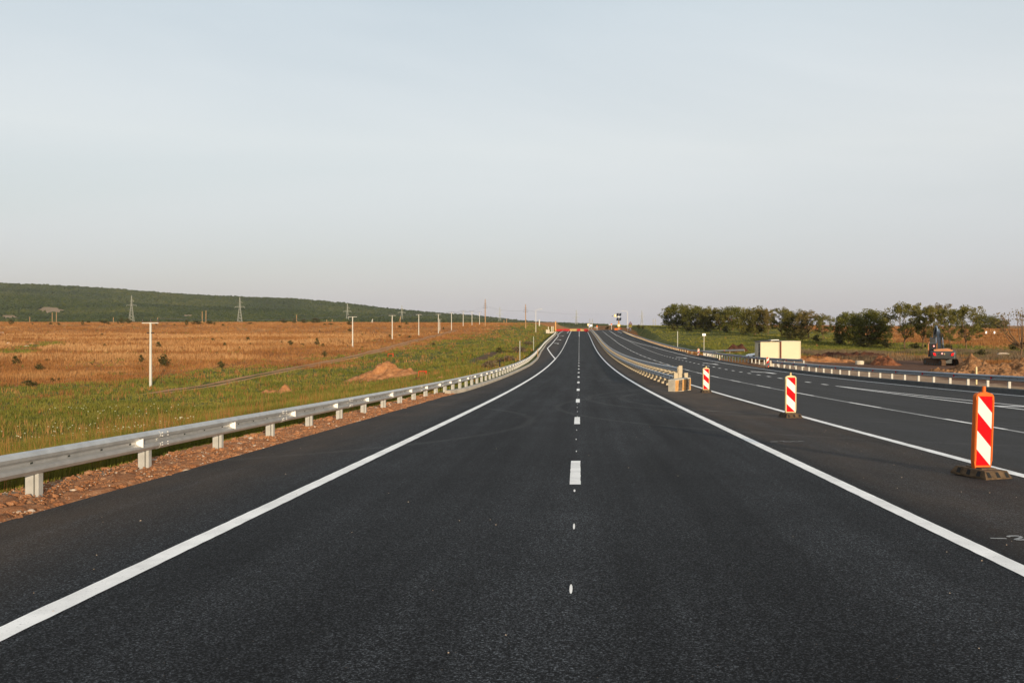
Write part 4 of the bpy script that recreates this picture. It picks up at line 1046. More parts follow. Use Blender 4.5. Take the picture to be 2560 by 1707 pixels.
scatter_ico('forest', np.stack([(py_ - CX) / F * yh, yh, zz_ + s * .25], -1), np.stack([s, s, s * rng.uniform(.7, 1.15, n)], -1), MAT['forest'], jit=.32)

# ------------------------------------------------------------------ trees
def leaf_cloud(C, Rr, per, size, seed, flat=0.8):
    """leaf sized quads gathered in clumps: C clump centres, Rr radii"""
    r_ = np.random.default_rng(seed); n = len(C) * per
    c = np.repeat(np.asarray(C), per, 0); rad = np.repeat(np.asarray(Rr), per)[:, None]
    d = r_.normal(0, 1, (n, 3)); d /= np.linalg.norm(d, axis=1, keepdims=True); d *= r_.uniform(0.15, 1, (n, 1)) ** .5; d[:, 2] *= flat
    P = c + d * rad
    u = r_.normal(0, 1, (n, 3)); u /= np.linalg.norm(u, axis=1, keepdims=True)
    w_ = r_.normal(0, 1, (n, 3)); w_ = np.cross(u, w_); w_ /= np.linalg.norm(w_, axis=1, keepdims=True)
    s = size * r_.uniform(.55, 1.25, (n, 1)); u *= s; w_ *= s * .55
    V = np.stack([P - u, P + w_ * .9, P + u, P - w_ * .9], 1).reshape(-1, 3)
    return V, np.arange(n * 4).reshape(-1, 4)
def make_tree(seed, kind, mat):
    """unit tree: height 1, crown about 1 wide; scaled on planting"""
    r_ = random.Random(seed); root = empty('tree'); m = MB()
    C, Rr = [], []
    lean = (r_.uniform(-.05, .05), r_.uniform(-.05, .05))
    nl = {'dense': 9, 'feather': 8, 'bare': 12}[kind]
    t0 = {'dense': .14, 'feather': .24, 'bare': .2}[kind]
    tr = .030 if kind == 'dense' else .022
    m.tube([(0, 0, -.06), (lean[0] * .4, lean[1] * .4, t0 * .6), (lean[0], lean[1], t0), (lean[0] * 1.6, lean[1] * 1.6, .55)], [tr, tr * .8, tr * .65, tr * .25], 6)
    for k in range(nl):
        a = 2 * math.pi * k / nl + r_.uniform(-.4, .4); z0 = t0 * r_.uniform(.75, 1.5)
        rad = r_.uniform(.20, .46) if kind != 'bare' else r_.uniform(.2, .5); z1 = r_.uniform(.45, .95)
        if k % 3 == 0: rad *= .5; z1 = r_.uniform(.85, .98)
        p0 = Vector((lean[0], lean[1], z0)); p1 = Vector((rad * math.cos(a), rad * math.sin(a), z1))
        mid = p0.lerp(p1, .5) + Vector((math.cos(a) * .07, math.sin(a) * .07, -.03))
        m.tube([tuple(p0), tuple(mid), tuple(p1)], [tr * .55, tr * .35, tr * .1], 5)
        for q in range(3 if kind != 'dense' else 2):
            b = a + r_.uniform(-.9, .9); s0 = mid.lerp(p1, r_.uniform(.1, .8)); L = r_.uniform(.10, .22)
            e = s0 + Vector((math.cos(b) * L, math.sin(b) * L, r_.uniform(.02, .16)))
            m.tube([tuple(s0), tuple(e)], [tr * .22, tr * .06], 4)
            C.append(tuple(e)); Rr.append(r_.uniform(.07, .12) if kind != 'dense' else r_.uniform(.09, .15))
        C.append(tuple(p1)); Rr.append(r_.uniform(.08, .13))
        C.append(tuple(mid.lerp(p1, .6) + Vector((0, 0, .05)))); Rr.append(r_.uniform(.07, .12))
    if kind == 'dense':
        for k in range(95):
            while True:
                d = Vector((r_.uniform(-1, 1), r_.uniform(-1, 1), r_.uniform(-1, 1)))
                if .45 < d.length < 1: break
            C.append((d.x * .45, d.y * .45, .54 + d.z * .42)); Rr.append(r_.uniform(.08, .14))
        for k in range(34):
            a = r_.uniform(0, 6.28); q = r_.uniform(.12, .42); C.append((q * math.cos(a), q * math.sin(a), r_.uniform(.08, .32))); Rr.append(r_.uniform(.07, .12))
        V, Fq = leaf_cloud(C, Rr, 66, .024, seed)
    elif kind == 'feather':
        for k in range(46):
            a = r_.uniform(0, 6.28); q = r_.uniform(.1, .48); C.append((q * math.cos(a), q * math.sin(a), r_.uniform(.26, .95))); Rr.append(r_.uniform(.06, .11))
        V, Fq = leaf_cloud(C, Rr, 60, .021, seed, .6)
    else:
        V, Fq = leaf_cloud(C, [x * .75 for x in Rr], 9, .018, seed, .7)
    V[:, 2] = np.clip(V[:, 2], .05, 1.04)
    m.build('trunk', MAT['bark'], root)
    bulk('crown', V, Fq, mat, root)
    return root
dA, dB, dC = make_tree(1, 'dense', MAT['leafA']), make_tree(2, 'dense', MAT['leafA']), make_tree(3, 'dense', MAT['leafB'])
fA, fB, fC = make_tree(4, 'feather', MAT['leafB']), make_tree(5, 'feather', MAT['leafB']), make_tree(6, 'feather', MAT['leafC'])
bA = make_tree(7, 'bare', MAT['leafC'])
GT = 'trees in the row beyond the right carriageway'
trees = [  # source, base px, base row, top row, crown width px, label
    (dA, 1697, 821, 762.5, 62, 'dense dark tree at the road end of the row, on top of the green bank'),
    (dB, 1742, 823, 768, 52, 'dense dark tree second from the road end of the row'),
    (dC, 1776, 824, 769, 50, 'dense olive tree third in the row from the road end, before a smaller one'),
    (fB, 1803, 826, 783, 34, 'small thin tree filling the gap between the denser ones of the row'),
    (dA, 1836, 826, 769, 56, 'rounded dense tree in the row above the dark humus heap'),
    (dC, 1890, 838, 769, 56, 'olive crowned tree with a bare lit trunk above the cream cabins'),
    (fC, 1922, 839, 774, 34, 'thin brownish tree edging the gap in the row over the cabins'),
    (fA, 1957, 845, 772, 40, 'slim feathery tree standing just past the gap in the row'),
    (dC, 1992, 847, 778, 56, 'bushy olive tree behind the second cream cabin'),
    (fC, 2026, 849, 779, 50, 'brownish airy tree just past the cabins'),
    (fA, 2062, 851, 790, 40, 'low thin tree before the darkest pair of trees'),
    (dA, 2128, 860, 784, 60, 'dark dense tree, first of the darkest pair in the row'),
    (dB, 2183, 866, 779, 78, 'widest dark tree in the row, with a domed crown'),
    (fA, 2268, 873, 761, 72, 'tall feathery tree with a forked trunk beside the excavator'),
    (fB, 2312, 872, 766, 52, 'feathery tree directly behind the excavator boom'),
    (fC, 2343, 868, 764, 50, 'airy tree rising over the excavator hood'),
    (fB, 2382, 876, 772, 54, 'feathery tree with pale limbs just past the excavator'),
    (fA, 2424, 880, 769, 66, 'feathery tree with several dark stems past the excavator'),
    (dA, 2470, 823, 790, 50, 'small round dark tree far off on the orange field'),
    (dC, 2507, 823, 799, 30, 'smallest round tree far off on the orange field'),
    (bA, 2566, 900, 772, 110, 'nearly bare dark limbed tree cut by the frame edge')]
seen = set()
for i, (src, px, base, top, wpx, lb) in enumerate(trees):
    p = hit(px, base); h = (base - top) / F * p.y; w_ = wpx * 1.38 / F * p.y; h *= 1.05
    o = src if id(src) not in seen else copy_tree(src); seen.add(id(src))
    o.location = (p.x, p.y + w_ * .2, p.z); o.scale = (w_ / .98, w_ / .98, h); o.rotation_euler = (0, 0, 1.7 * i)
    tag(o, lb, 'tree', GT)

# ------------------------------------------------------------------ shrubs
def make_shrub(seed, mat, per=30):
    r_ = random.Random(seed); C, Rr = [], []
    for k in range(17):
        a = r_.uniform(0, 6.28); q = r_.uniform(0, .38); C.append((q * math.cos(a), q * math.sin(a), r_.uniform(.2, .85) * (1 - q))); Rr.append(r_.uniform(.12, .24))
    V, Fq = leaf_cloud(C, Rr, per, .06, seed); V[:, 2] = np.maximum(V[:, 2], -.05)
    m = MB()
    for k in range(5):
        a = 1.3 * k; m.tube([(0, 0, -.1), (.2 * math.cos(a), .2 * math.sin(a), .5)], [.02, .008], 4)
    nb = len(m.v); 
    for f4 in [Fq]: pass
    vs = list(m.v) + [tuple(v) for v in V]
    m.v = vs
    for f in Fq: m.f.append(tuple(int(i) + nb for i in f)); m.m.append(0); m.s.append(False)
    return m.build('shrub', mat)
sh = [make_shrub(i, MAT['shrub']) for i in (21, 22, 23)]
rb = make_shrub(24, MAT['rustbush'], 40)
Z1, Z2 = (lambda a, b: (a / 3.675, 680 + b / 3.675)), (lambda a, b: (640 + a / 3.675, 680 + b / 3.675))
GE, GF_ = 'low bushes along the far edge of the orange field', 'small dark shrubs scattered in the orange field'
LE, LF = 'low dark bush among others along the far edge of the orange field', 'small dark shrub among others scattered in the dry orange field'
edge_l = [Z1(a, b) + (w_, h_) for a, b, w_, h_ in ((100, 487, 55, 42), (300, 484, 22, 14), (540, 489, 32, 24), (757, 489, 32, 37), (960, 472, 90, 27), (1000, 485, 35, 20), (1083, 484, 25, 22), (1118, 472, 52, 47), (1180, 477, 62, 52), (1712, 489, 36, 42), (1535, 484, 24, 16), (1605, 490, 26, 14), (1970, 492, 20, 24), (2048, 495, 28, 18), (810, 470, 40, 25), (1800, 482, 120, 26), (1930, 480, 80, 28), (1435, 487, 24, 16), (465, 482, 40, 16), (2300, 482, 70, 16))] + \
         [Z2(a, b) + (w_, h_) for a, b, w_, h_ in ((258, 472, 80, 44), (545, 472, 110, 42), (860, 489, 58, 32), (690, 489, 52, 20), (630, 490, 36, 14), (1385, 487, 34, 26), (785, 490, 30, 14), (350, 472, 48, 40), (440, 472, 60, 38))]
field_l = [Z1(a, b) + (w_, h_) for a, b, w_, h_ in ((937, 584, 36, 20), (962, 692, 30, 36), (1957, 642, 30, 44), (2035, 622, 36, 18), (2065, 680, 30, 36), (2205, 717, 20, 42), (1295, 828, 56, 62), (1990, 757, 42, 24), (435, 822, 42, 32), (880, 588, 22, 12), (1215, 490, 20, 10), (1770, 610, 16, 14), (1660, 710, 60, 22), (2300, 665, 30, 16), (840, 850, 22, 26), (480, 1010, 40, 34), (540, 1000, 36, 30))] + \
          [Z2(a, b) + (w_, h_) for a, b, w_, h_ in ((710, 554, 26, 16), (975, 587, 26, 18), (1320, 512, 32, 20), (1320, 592, 36, 24), (1230, 607, 34, 32), (1412, 607, 32, 26), (430, 677, 36, 27), (615, 687, 38, 28), (490, 614, 28, 22), (980, 697, 32, 20), (1722, 527, 24, 20), (585, 546, 20, 12), (1095, 584, 30, 10), (235, 660, 24, 24))]
own = [(Z1(1455, 700) + (58, 54), 'round dark shrub just beside the nearest white pole, halfway up it'), (Z1(1505, 868) + (112, 112), 'large ragged shrub at the tip of the nearest pole shadow'),
       (Z1(2035, 884) + (68, 80), 'upright dark shrub standing alone before the two rut track'), (Z1(2278, 638) + (56, 38), 'wide dark shrub in mid field, the broadest beyond the pole'),
       (Z1(360, 904) + (84, 64), 'loose brownish shrub low in the field near its shaded furrow'), (Z1(275, 1056) + (124, 78), 'broad sparse shrub where dry grass turns green'),
       (Z1(140, 850) + (74, 74), 'thin stalky shrub nearest the picture edge in the dry grass'), (Z2(862, 548) + (44, 30), 'dark oval shrub touching the pole above the dirt mound'),
       (Z2(320, 673) + (54, 54), 'spiky shrub in the pale reeds, the wider of two'), (Z2(560, 668) + (48, 58), 'spiky shrub in the pale reeds, the narrower of two'),
       (Z2(630, 778) + (48, 54), 'reddish brown shrub in the tall pale grass before the track'), (Z2(1632, 674) + (44, 30), 'low shrub on the green slope edge under the pole row'),
       (Z2(2235, 740) + (84, 42), 'dark green bush on the green slope above the ditch'), ((2060 + 1860 / 4.704, 720 + 800 / 4.704, 160 / 1.28, 80 / 1.28), 'wide dark green bush under the trees past the excavator'),
       ((2060 + 2230 / 4.704, 720 + 745 / 4.704, 90, 90), 'sparse yellowish bush at the foot of the bare tree'), ((1560 + 2100 / 4.704, 720 + 615 / 4.704, 90, 75), 'round bush under the olive trees past the cream cabins'),
       ((1608, 822, 34, 30), 'small dark conifer like bush at the crest near the warning signs'), ((1597, 822, 40, 44), 'taller dark bush at the crest behind the solar beacon'), ((1519, 824, 60, 24), 'low dark bush beyond the crest left of the solar beacon')]
own += [((px, row, w_, h_), lb) for px, row, w_, h_, lb in (
    (1684, 827, 70, 62, 'dark bush at the road end foot of the tree row'), (1722, 829, 90, 55, 'dark bush under the second dense tree of the row'), (1768, 830, 90, 60, 'dark bush below the third tree of the row'),
    (1815, 832, 80, 62, 'dark bush in the tree row above the humus heap'), (1858, 836, 85, 60, 'dark bush in the tree row just before the bare lit trunk'), (1975, 850, 100, 70, 'bushy growth at the tree feet over the second cabin'),
    (2042, 855, 110, 66, 'bushy growth at the tree feet just past the cabins'), (2100, 862, 110, 76, 'dark undergrowth beside the darkest pair of trees'), (2160, 868, 150, 90, 'dark undergrowth filling the darkest pair of trees'),
    (2215, 870, 110, 80, 'undergrowth between the darkest trees and the excavator'), (2290, 874, 120, 70, 'undergrowth behind the excavator arm'), (2370, 878, 110, 56, 'undergrowth just past the excavator'))]
cnt = {}
def plant(src, px, py, wz, hz, lb, grp, k, zoom=3.675):
    p = hit(px, py)
    if p.y > 900: p = at(px, py, 800.0)
    w_ = wz / zoom / F * p.y; h_ = hz / zoom / F * p.y * (1.25 if p.y > 400 else 1.1); w_ *= 1.15
    if id(src) in cnt: o = src.copy(); col.objects.link(o)
    else: o = src; cnt[id(src)] = 1
    o.location = p + Vector((0, 0, -.03 * h_)); o.scale = (w_ * 1.05, w_ * 1.05, h_ * 1.1); o.rotation_euler = (0, 0, k * 2.1)
    return tag(o, lb, 'shrub', grp)
for k, q in enumerate(edge_l): plant(sh[k % 3], *q, LE, GE, k)
for k, q in enumerate(field_l): plant(sh[k % 3], *q, LF, GF_, k)
for k, (q, lb) in enumerate(own): plant(sh[k % 3], *q, lb, 'single shrubs that stand out', k)
Z3 = lambda a, b: (1160 + a / 4.704, 720 + b / 4.704)
for k, (q, lb) in enumerate(((Z3(330, 970) + (190, 130), 'pinkish dry bush patch in the ditch, nearest the barrier'), (Z3(500, 870) + (260, 80), 'long pinkish dry bush patch in the middle of the ditch'),
                             (Z3(640, 765) + (200, 80), 'pinkish dry bush patch under the tall grey marker post'), (Z3(770, 672) + (120, 50), 'farthest pinkish dry bush patch along the ditch'))):
    plant(rb, *q, lb, 'pinkish dry bush patches in the ditch', k, 4.704)

# ------------------------------------------------------------------ grass
def blades(name, P, hgt, wid, per, mat, spread, seed, lean=.35):
    r_ = np.random.default_rng(seed); n = len(P) * per
    c = np.repeat(P, per, 0); h = np.repeat(hgt, per) * r_.uniform(.5, 1.15, n); w_ = np.repeat(wid, per) * r_.uniform(.6, 1.3, n); sp = np.repeat(spread, per)
    a = r_.uniform(0, 2 * math.pi, n); q = r_.uniform(0, 1, n) ** .5 * sp
    c = c + np.stack([q * np.cos(a), q * np.sin(a), -0.04 + 0 * q], -1)
    b = r_.uniform(0, 2 * math.pi, n); dx = np.stack([np.cos(b), np.sin(b), 0 * b], -1) * w_[:, None]
    l = r_.uniform(0, 2 * math.pi, n); k = r_.uniform(0, lean, n) * h
    tip = c + np.stack([k * np.cos(l), k * np.sin(l), h], -1)
    V = np.stack([c - dx, c + dx, tip], 1).reshape(-1, 3)
    o = bulk(name, V, np.arange(3 * n).reshape(-1, 3), mat); tag(o, kind='stuff'); return o
def sample(n, a0, a1, y0, y1):
    y = np.exp(rng.uniform(math.log(y0), math.log(y1), n)); x = rng.uniform(a0, a1, n) * y; return x, y
def put(x, y): return np.stack([x, y, H(x, y)], -1)
# left field and slope
x, y = sample(158000, -.70, -.008, 7.0, 780)
d = el(y) - 1.9 - x; g, so_, sa_ = zones(x, y)
ok = (d > 0) & ~((np.abs(x - np.interp(y, TRK_Y, TRK_X, left=1e4, right=1e4)) < 1.7))
damp = np.where((x > -40) & (y < 100), .45, 1.0)
gg = (rng.random(len(x)) > .05) * g + damp * ((vnoise(x, y, 3.0, 41) - .5) * .6 + (vnoise(x * .4, y, 9.0, 47) - .5) * .5 + rng.normal(0, .24, len(x))) > .5
bare_ = (so_ > .35) & (rng.random(len(x)) < .9)
mound_zone = ((x + 24.7) / 5.6) ** 2 + ((y - 113) / 5.2) ** 2 < .8
ok &= ~bare_ & ~mound_zone
clump = vnoise(x, y, 2.2, 43)
def mk_grass(name, sel, hscale, mat, per, seed, wmul=1.0):
    xs, ys = x[sel], y[sel]; h = hscale * (0.45 + 1.1 * vnoise(xs, ys, 6, seed)) * (0.7 + .6 * clump[sel]); wd = np.maximum(.006, ys / 910 * .34) * wmul
    h = np.where((xs > 0) & (ys < 62), h * .4, h)
    return blades(name, put(xs, ys), h, wd, per, mat, .12 + ys * .0016, seed)
near = ok & gg
mk_grass('green_grass', near, 0.40, MAT['grn'], 5, 51)
mk_grass('dry_grass', ok & ~gg, 0.62, MAT['dry'], 5, 52, .8)
xr_, yr_ = sample(16000, -.66, -.17, 165, 330)
kr = (xr_ < -58) & (vnoise(xr_ * .35, yr_, 16, 71) > .56) & (zones(xr_, yr_)[0] < .5)
xr_, yr_ = xr_[kr], yr_[kr]
blades('pale_reeds', put(xr_, yr_), .65 + .5 * vnoise(xr_, yr_, 7, 72), np.maximum(.02, yr_ / 910 * .34), 5, MAT['reed'], .3 + 0 * yr_, 73)
# tall weeds directly behind the barrier
xx_ = -rng.uniform(8.2, 12.5, 9000); yy = np.exp(rng.uniform(math.log(6), math.log(75), 9000))
kk = vnoise(xx_, yy, 1.4, 61) > .38; xx_, yy = xx_[kk], yy[kk]
blades('verge_weeds', put(xx_, yy), .34 + .25 * vnoise(xx_, yy, 2, 62), np.maximum(.006, yy * .0005), 7, MAT['grn'], .13 + 0 * yy, 63)
# white flowering yarrow in the near grass
n = 380; yy = np.exp(rng.uniform(math.log(30), math.log(80), n)); xx_ = -yy * rng.uniform(.42, .66, n); kk = vnoise(xx_, yy, 7, 64) > .62; xx_, yy = xx_[kk], yy[kk]; n = len(xx_)
MAT['flower'] = simple('pale_flower_heads', (0.55, 0.55, 0.38), .8)
P_ = put(xx_, yy); P_[:, 2] += rng.uniform(.3, .55, n)
scatter_ico('white_flowers', P_, np.stack([rng.uniform(.03, .055, n)] * 2 + [np.full(n, .025)], -1), MAT['flower'])
# right: bank, yard edges and field
x, y = sample(90000, .035, .60, 30, 620)
g, so_, sa_ = zones(x, y); e_r = er(y) + 1.4
ok = (x > e_r) & ((so_ < .4) & (sa_ < .4) | (rng.random(len(x)) < 0)) & ~((x < 50) & (y < 121) & ~((x > 23.4) & (x < 27.5) & (y > 34) & (y < 60))) & ~((np.abs(x - 26) < 4.5) & (np.abs(y - 121) < 7)) & ~((x > 20) & (x < 31) & (y > 101) & (y < 162) & (rng.random(len(x)) < .85))
xcr = np.interp(y, [a for a, b in XC], [b for a, b in XC])
ok &= ~((y > 185) & (x > np.minimum(xcr - 3.6, e_r + 1.8)) & (x < xcr + .2) & (rng.random(len(x)) < .93))
ok &= ~(((x - 44) / 3.5) ** 2 + ((y - 110) / 4) ** 2 < 1)
gg = g + (vnoise(x, y, 3.0, 45) - .5) * .6 + rng.normal(0, .14, len(x)) > .42
clump = vnoise(x, y, 2.2, 46)
mk_grass('green_grass', ok & gg, 0.36, MAT['grn'], 5, 53)
mk_grass('dry_grass', ok & ~gg, 0.55, MAT['dry'], 5, 54)
# grey purple seed heads along the foot of the tree row
xx_ = rng.uniform(36, 74, 9000); yy = rng.uniform(112, 165, 9000); kk = vnoise(xx_, yy, 9, 65) > .42; xx_, yy = xx_[kk], yy[kk]
blades('tall_dry_weeds', put(xx_, yy), .45 + .5 * vnoise(xx_, yy, 4, 66), np.full(len(xx_), .035), 5, MAT['rustbush'], .35 + 0 * yy, 67)
# ------------------------------------------------------------------ excavator, seen from behind
def excavator():
    root = empty('excavator')
    tr_rot = Matrix.Rotation(R(31), 4, 'Z')
    for s in (-1, 1):
        m = MB(); L, hh, w_ = 3.9, .82, .56
        out = []
        for k in range(9): a = R(90 + 180 * k / 8); out.append((-L / 2 + hh / 2 + hh / 2 * math.cos(a), hh / 2 + hh / 2 * math.sin(a)))
        for k in range(9): a = R(-90 + 180 * k / 8); out.append((L / 2 - hh / 2 + hh / 2 * math.cos(a), hh / 2 + hh / 2 * math.sin(a)))
        T = tr_rot @ Matrix.Translation((s * 1.12, 0, 0)) @ Matrix.Rotation(R(90), 4, 'Z')
        m.prism(out, -w_ / 2, w_ / 2, 0, T)
        for k in range(15):                     # track shoes
            for z in (-.015, hh + .015): m.box((-L / 2 + .45 + k * .215, 0, z), (.16, w_ + .02, .05), 0, T)
        for k in range(5):
            a0 = R(110 + 35 * k)
            for e in (-1, 1): m.box((e * (-L / 2 + hh / 2) * 1.0 + e * (hh / 2 + .02) * math.cos(a0), 0, hh / 2 + (hh / 2 + .02) * math.sin(a0)), (.07, w_ + .02, .12), 0, T)
        t = m.build('track', MAT['tracksteel'], root)
        m = MB()
        for e in (-1, 1): m.cyl((e * (L / 2 - hh / 2), -w_ / 2 - .02, hh / 2), (e * (L / 2 - hh / 2), w_ / 2 + .02, hh / 2), .24, .24, 12, T=T)
        for k in range(5): m.cyl((-1.0 + .5 * k, -w_ / 2 - .015, .2), (-1.0 + .5 * k, w_ / 2 + .015, .2), .13, .13, 10, T=T)
        m.build('wheel', MAT['exgrey'], t)
    m = MB(); m.box((0, 0, .55), (1.7, 1.7, .5), 0, tr_rot); m.cyl((0, 0, .7), (0, 0, .98), .75, .75, 20); m.build('undercarriage', MAT['exgrey'], root)
    m = MB(); m.box((0, -.1, 1.06), (2.6, 4.2, .22)); m.box((-.95, .6, 1.3), (.7, 2.6, .5)); m.box((.95, .6, 1.45), (.7, 2.6, .75)); m.build('deck', MAT['exgrey'], root)
    # counterweight with rounded rear corners
    def cw(z, g): 
        pts = []
        for cx_, a0 in ((1.12 * g, -90), ): pts += []
        q = []
        for k in range(7): a = R(180 + 90 * k / 6); q.append((-1.12 + .30 * math.cos(a), -2.25 + .32 * math.sin(a), z))
        for k in range(7): a = R(270 + 90 * k / 6); q.append((1.12 + .30 * math.cos(a), -2.25 + .32 * math.sin(a), z))
        q += [(1.42, -1.4, z), (-1.42, -1.4, z)]
        return [(x * g, y * (1 if y > -1.5 else g), zz) for x, y, zz in q]
    m = MB(); m.loft([cw(.86, .94), cw(.94, .99), cw(1.45, 1.0), cw(1.70, .99), cw(1.80, .95)]); m.box((0, -2.575, 1.13), (1.9, .03, .05)); c_ = m.build('counterweight', MAT['exgrey'], root)
    m = MB(); m.loft([[(-1.05, -2.30, 1.79), (1.05, -2.30, 1.79), (1.05, -.2, 1.79), (-1.05, -.2, 1.79)], [(-1.05, -2.22, 1.98), (1.05, -2.22, 1.92), (1.05, -.2, 1.92), (-1.05, -.2, 1.98)],
              [(-.45, -2.1, 2.06), (.55, -2.1, 2.10), (.45, -.3, 2.10), (-.4, -.3, 2.06)]]); m.build('engine_hood', MAT['exor'], root)
    for s in (-1, 1):
        m = MB(); x = s * .98
        m.prism([(x - s * .05 - .13, 1.27), (x - s * .05 + .13, 1.27), (x + s * .06 + .13, 1.60), (x + s * .06 - .13, 1.60)], -2.63, -2.55); m.build('tail_light', MAT['lamp_red'], root)
    for (x, z, y) in ((-.15, 1.53, -2.605), (-1.02, 2.36, -.72)):
        m = MB(); m.disc((x, z), .125, y, 16, 0); m.disc((x, z), .085, y - .004, 16, 1); m.box((x, y - .007, z), (.045, .004, .07), 0); m.build('round_sticker', [MAT['red'], MAT['signwhite']], root)
    m = MB(); m.box((.12, -2.605, 1.48), (.07, .02, .2)); m.box((-.5, -2.605, 1.47), (.12, .02, .12), 1); m.build('label_plate', [MAT['cream_pl'], MAT['black']], root)
    # cab: posts, panels and glass
    m = MB(); x0, x1, y0, y1, z0, z1 = -1.66, -.72, -.7, 1.15, 1.1, 2.72
    m.box(((x0 + x1) / 2, (y0 + y1) / 2, 1.45), (x1 - x0, y1 - y0, .75)); m.box(((x0 + x1) / 2, (y0 + y1) / 2, z1 - .05), (x1 - x0 + .04, y1 - y0 + .04, .12), top=(.92, .95))
    for x in (x0 + .05, x1 - .05):
        for y in (y0 + .05, y1 - .05): m.box((x, y, (1.8 + z1) / 2), (.10, .10, z1 - 1.8))
    cb = m.build('cab', MAT['exgrey'], root)
    m = MB(); m.box(((x0 + x1) / 2, (y0 + y1) / 2, 2.22), (x1 - x0 - .06, y1 - y0 - .06, .84)); m.build('window', MAT['glass'], cb)
    m = MB(); m.box((x0 + .03, y0 - .02, 2.0), (.11, .05, 1.35)); m.box((x1 + .03, y0 - .04, 2.35), (.06, .05, .7)); m.cyl((x0 + .1, y0, z1), (x0 + .1, y0, z1 + .14), .06, .05, 8, 0); m.build('handrail', MAT['exor'], root)
    m = MB(); m.cyl((x0 - .02, .3, 2.6), (-1.95, .3, 2.45), .02, .02, 5); m.box((-1.97, .3, 2.36), (.20, .08, .30)); m.build('mirror', MAT['black'], root)
    # boom rising forward, stick folded down to the left of it
    def beam(pts, hw, hh, name, mat):
        m = MB(); rings = []
        for k, p in enumerate(pts):
            p = Vector(p); d = (Vector(pts[min(k + 1, len(pts) - 1)]) - Vector(pts[max(k - 1, 0)])).normalized()
            n_ = Vector((1, 0, 0)); u = n_.cross(d).normalized(); a = hw; b = hh[k]
            rings.append([tuple(p + n_ * sx * a + u * sy * b) for sx, sy in ((-1, -1), (1, -1), (1, 1), (-1, 1))])
        m.loft(rings); return m.build(name, mat, root)
    beam([(-.30, .75, 1.5), (-.34, 1.9, 2.9), (-.40, 3.3, 3.75), (-.46, 5.0, 4.25)], .20, [.26, .38, .34, .2], 'boom', MAT['exsteel'])
    beam([(-.62, 4.5, 4.75), (-.72, 5.3, 4.05), (-.9, 6.0, 2.6)], .16, [.16, .26, .14], 'stick', MAT['exsteel'])
    beam([(-.95, 5.6, 3.3), (-1.0, 6.0, 2.5), (-1.0, 5.6, 2.0)], .42, [.12, .5, .1], 'bucket', MAT['exgrey'])
    for (a, b) in (((-.66, .9, 1.5), (-.66, 2.9, 3.35)), ((.08, .9, 1.5), (.06, 2.9, 3.35)), ((-.34, 2.2, 3.4), (-.56, 4.5, 4.75))):
        A_, B2 = Vector(a), Vector(b); M_ = A_.lerp(B2, .5)
        m = MB(); m.cyl(A_, M_, .10, .10, 10, 0); m.cyl(M_, B2, .055, .055, 10, 1); m.build('hydraulic_ram', [MAT['exsteel'], MAT['chrome']], root)
    m = MB()
    for k, x in enumerate((-.15, -.05, .05, .2)): m.tube([(x, .4, 1.9), (x - .05, 1.4, 3.2 - .1 * k), (x - .2, 2.6, 3.9)], .028, 5)
    m.build('hose', MAT['black'], root)
    m = MB(); m.cyl((.95, -.6, 1.9), (.95, -.6, 2.45), .06, .06, 8); m.build('exhaust_pipe', MAT['black'], root)
    return root
ex = excavator(); y = 110.0; x = (2357 - CX) / F * y
ex.location = (x, y, float(H(x, y)) - .04)
tag(ex, 'dark grey and orange tracked excavator with raised arm seen from behind', 'excavator')
ex.rotation_euler = (0, 0, R(-20))

# ------------------------------------------------------------------ cream site cabins
def cabin(w_, d_, h_, pitched, label, loc, rz_):
    root = empty('site_cabin'); m = MB(); f = .07
    m.box((w_ / 2, d_ / 2, h_ / 2 + .03), (w_ - .10, d_ - .10, h_ - .12)); m.build('wall', MAT['cabin'], root)
    m = MB()
    for x in (f / 2, w_ - f / 2):
        for y in (f / 2, d_ - f / 2): m.box((x, y, h_ / 2), (f, f, h_))
    for z in (f / 2, h_ - f / 2):
        for y in (f / 2, d_ - f / 2): m.box((w_ / 2, y, z), (w_ - 2 * f, f, f))
        for x in (f / 2, w_ - f / 2): m.box((x, d_ / 2, z), (f, d_ - 2 * f, f))
    m.build('frame', MAT['cabin'], root)
    m = MB()
    if pitched: m.loft([[(-.12, -.12, h_), (w_ + .02, -.12, h_ + .17), (w_ + .02, d_ + .12, h_ + .17), (-.12, d_ + .12, h_)], [(-.12, -.12, h_ + .06), (w_ + .02, -.12, h_ + .23), (w_ + .02, d_ + .12, h_ + .23), (-.12, d_ + .12, h_ + .06)]])
    else: m.box((w_ / 2, d_ / 2, h_ + .025), (w_, d_, .05))
    m.build('roof', MAT['roofdark'] if pitched else MAT['cabin'], root)
    if pitched:
        m = MB(); m.loft([[(w_ * .56, .1, h_ + .19), (w_ - .04, .1, h_ + .245), (w_ - .04, 1.6, h_ + .245), (w_ * .56, 1.6, h_ + .19)], [(w_ * .56, .1, h_ + .25), (w_ - .04, .1, h_ + .30), (w_ - .04, 1.6, h_ + .30), (w_ * .56, 1.6, h_ + .25)]]); m.build('roof_panel', MAT['galv'], root)
        m = MB(); m.box((.04, d_ * .27, h_ * .47), (.05, .95, h_ * .86)); dr = m.build('door', MAT['glass'], root)
        m = MB(); m.cyl((.0, d_ * .27 - .3, h_ * .48), (-.06, d_ * .27 - .3, h_ * .48), .04, .04, 8); m.box((-.05, d_ * .27 - .3, h_ * .44), (.03, .04, .25)); m.build('handle', MAT['galv'], dr)
    else:
        m = MB(); m.box((-.095, .35, h_ / 2), (.17, .66, h_ - .04)); m.build('side_sheet', MAT['rust'], root)
    root.location = loc; root.rotation_euler = (0, 0, rz_)
    tag(root, label, 'site cabin', 'cream site cabins beside the far barrier')
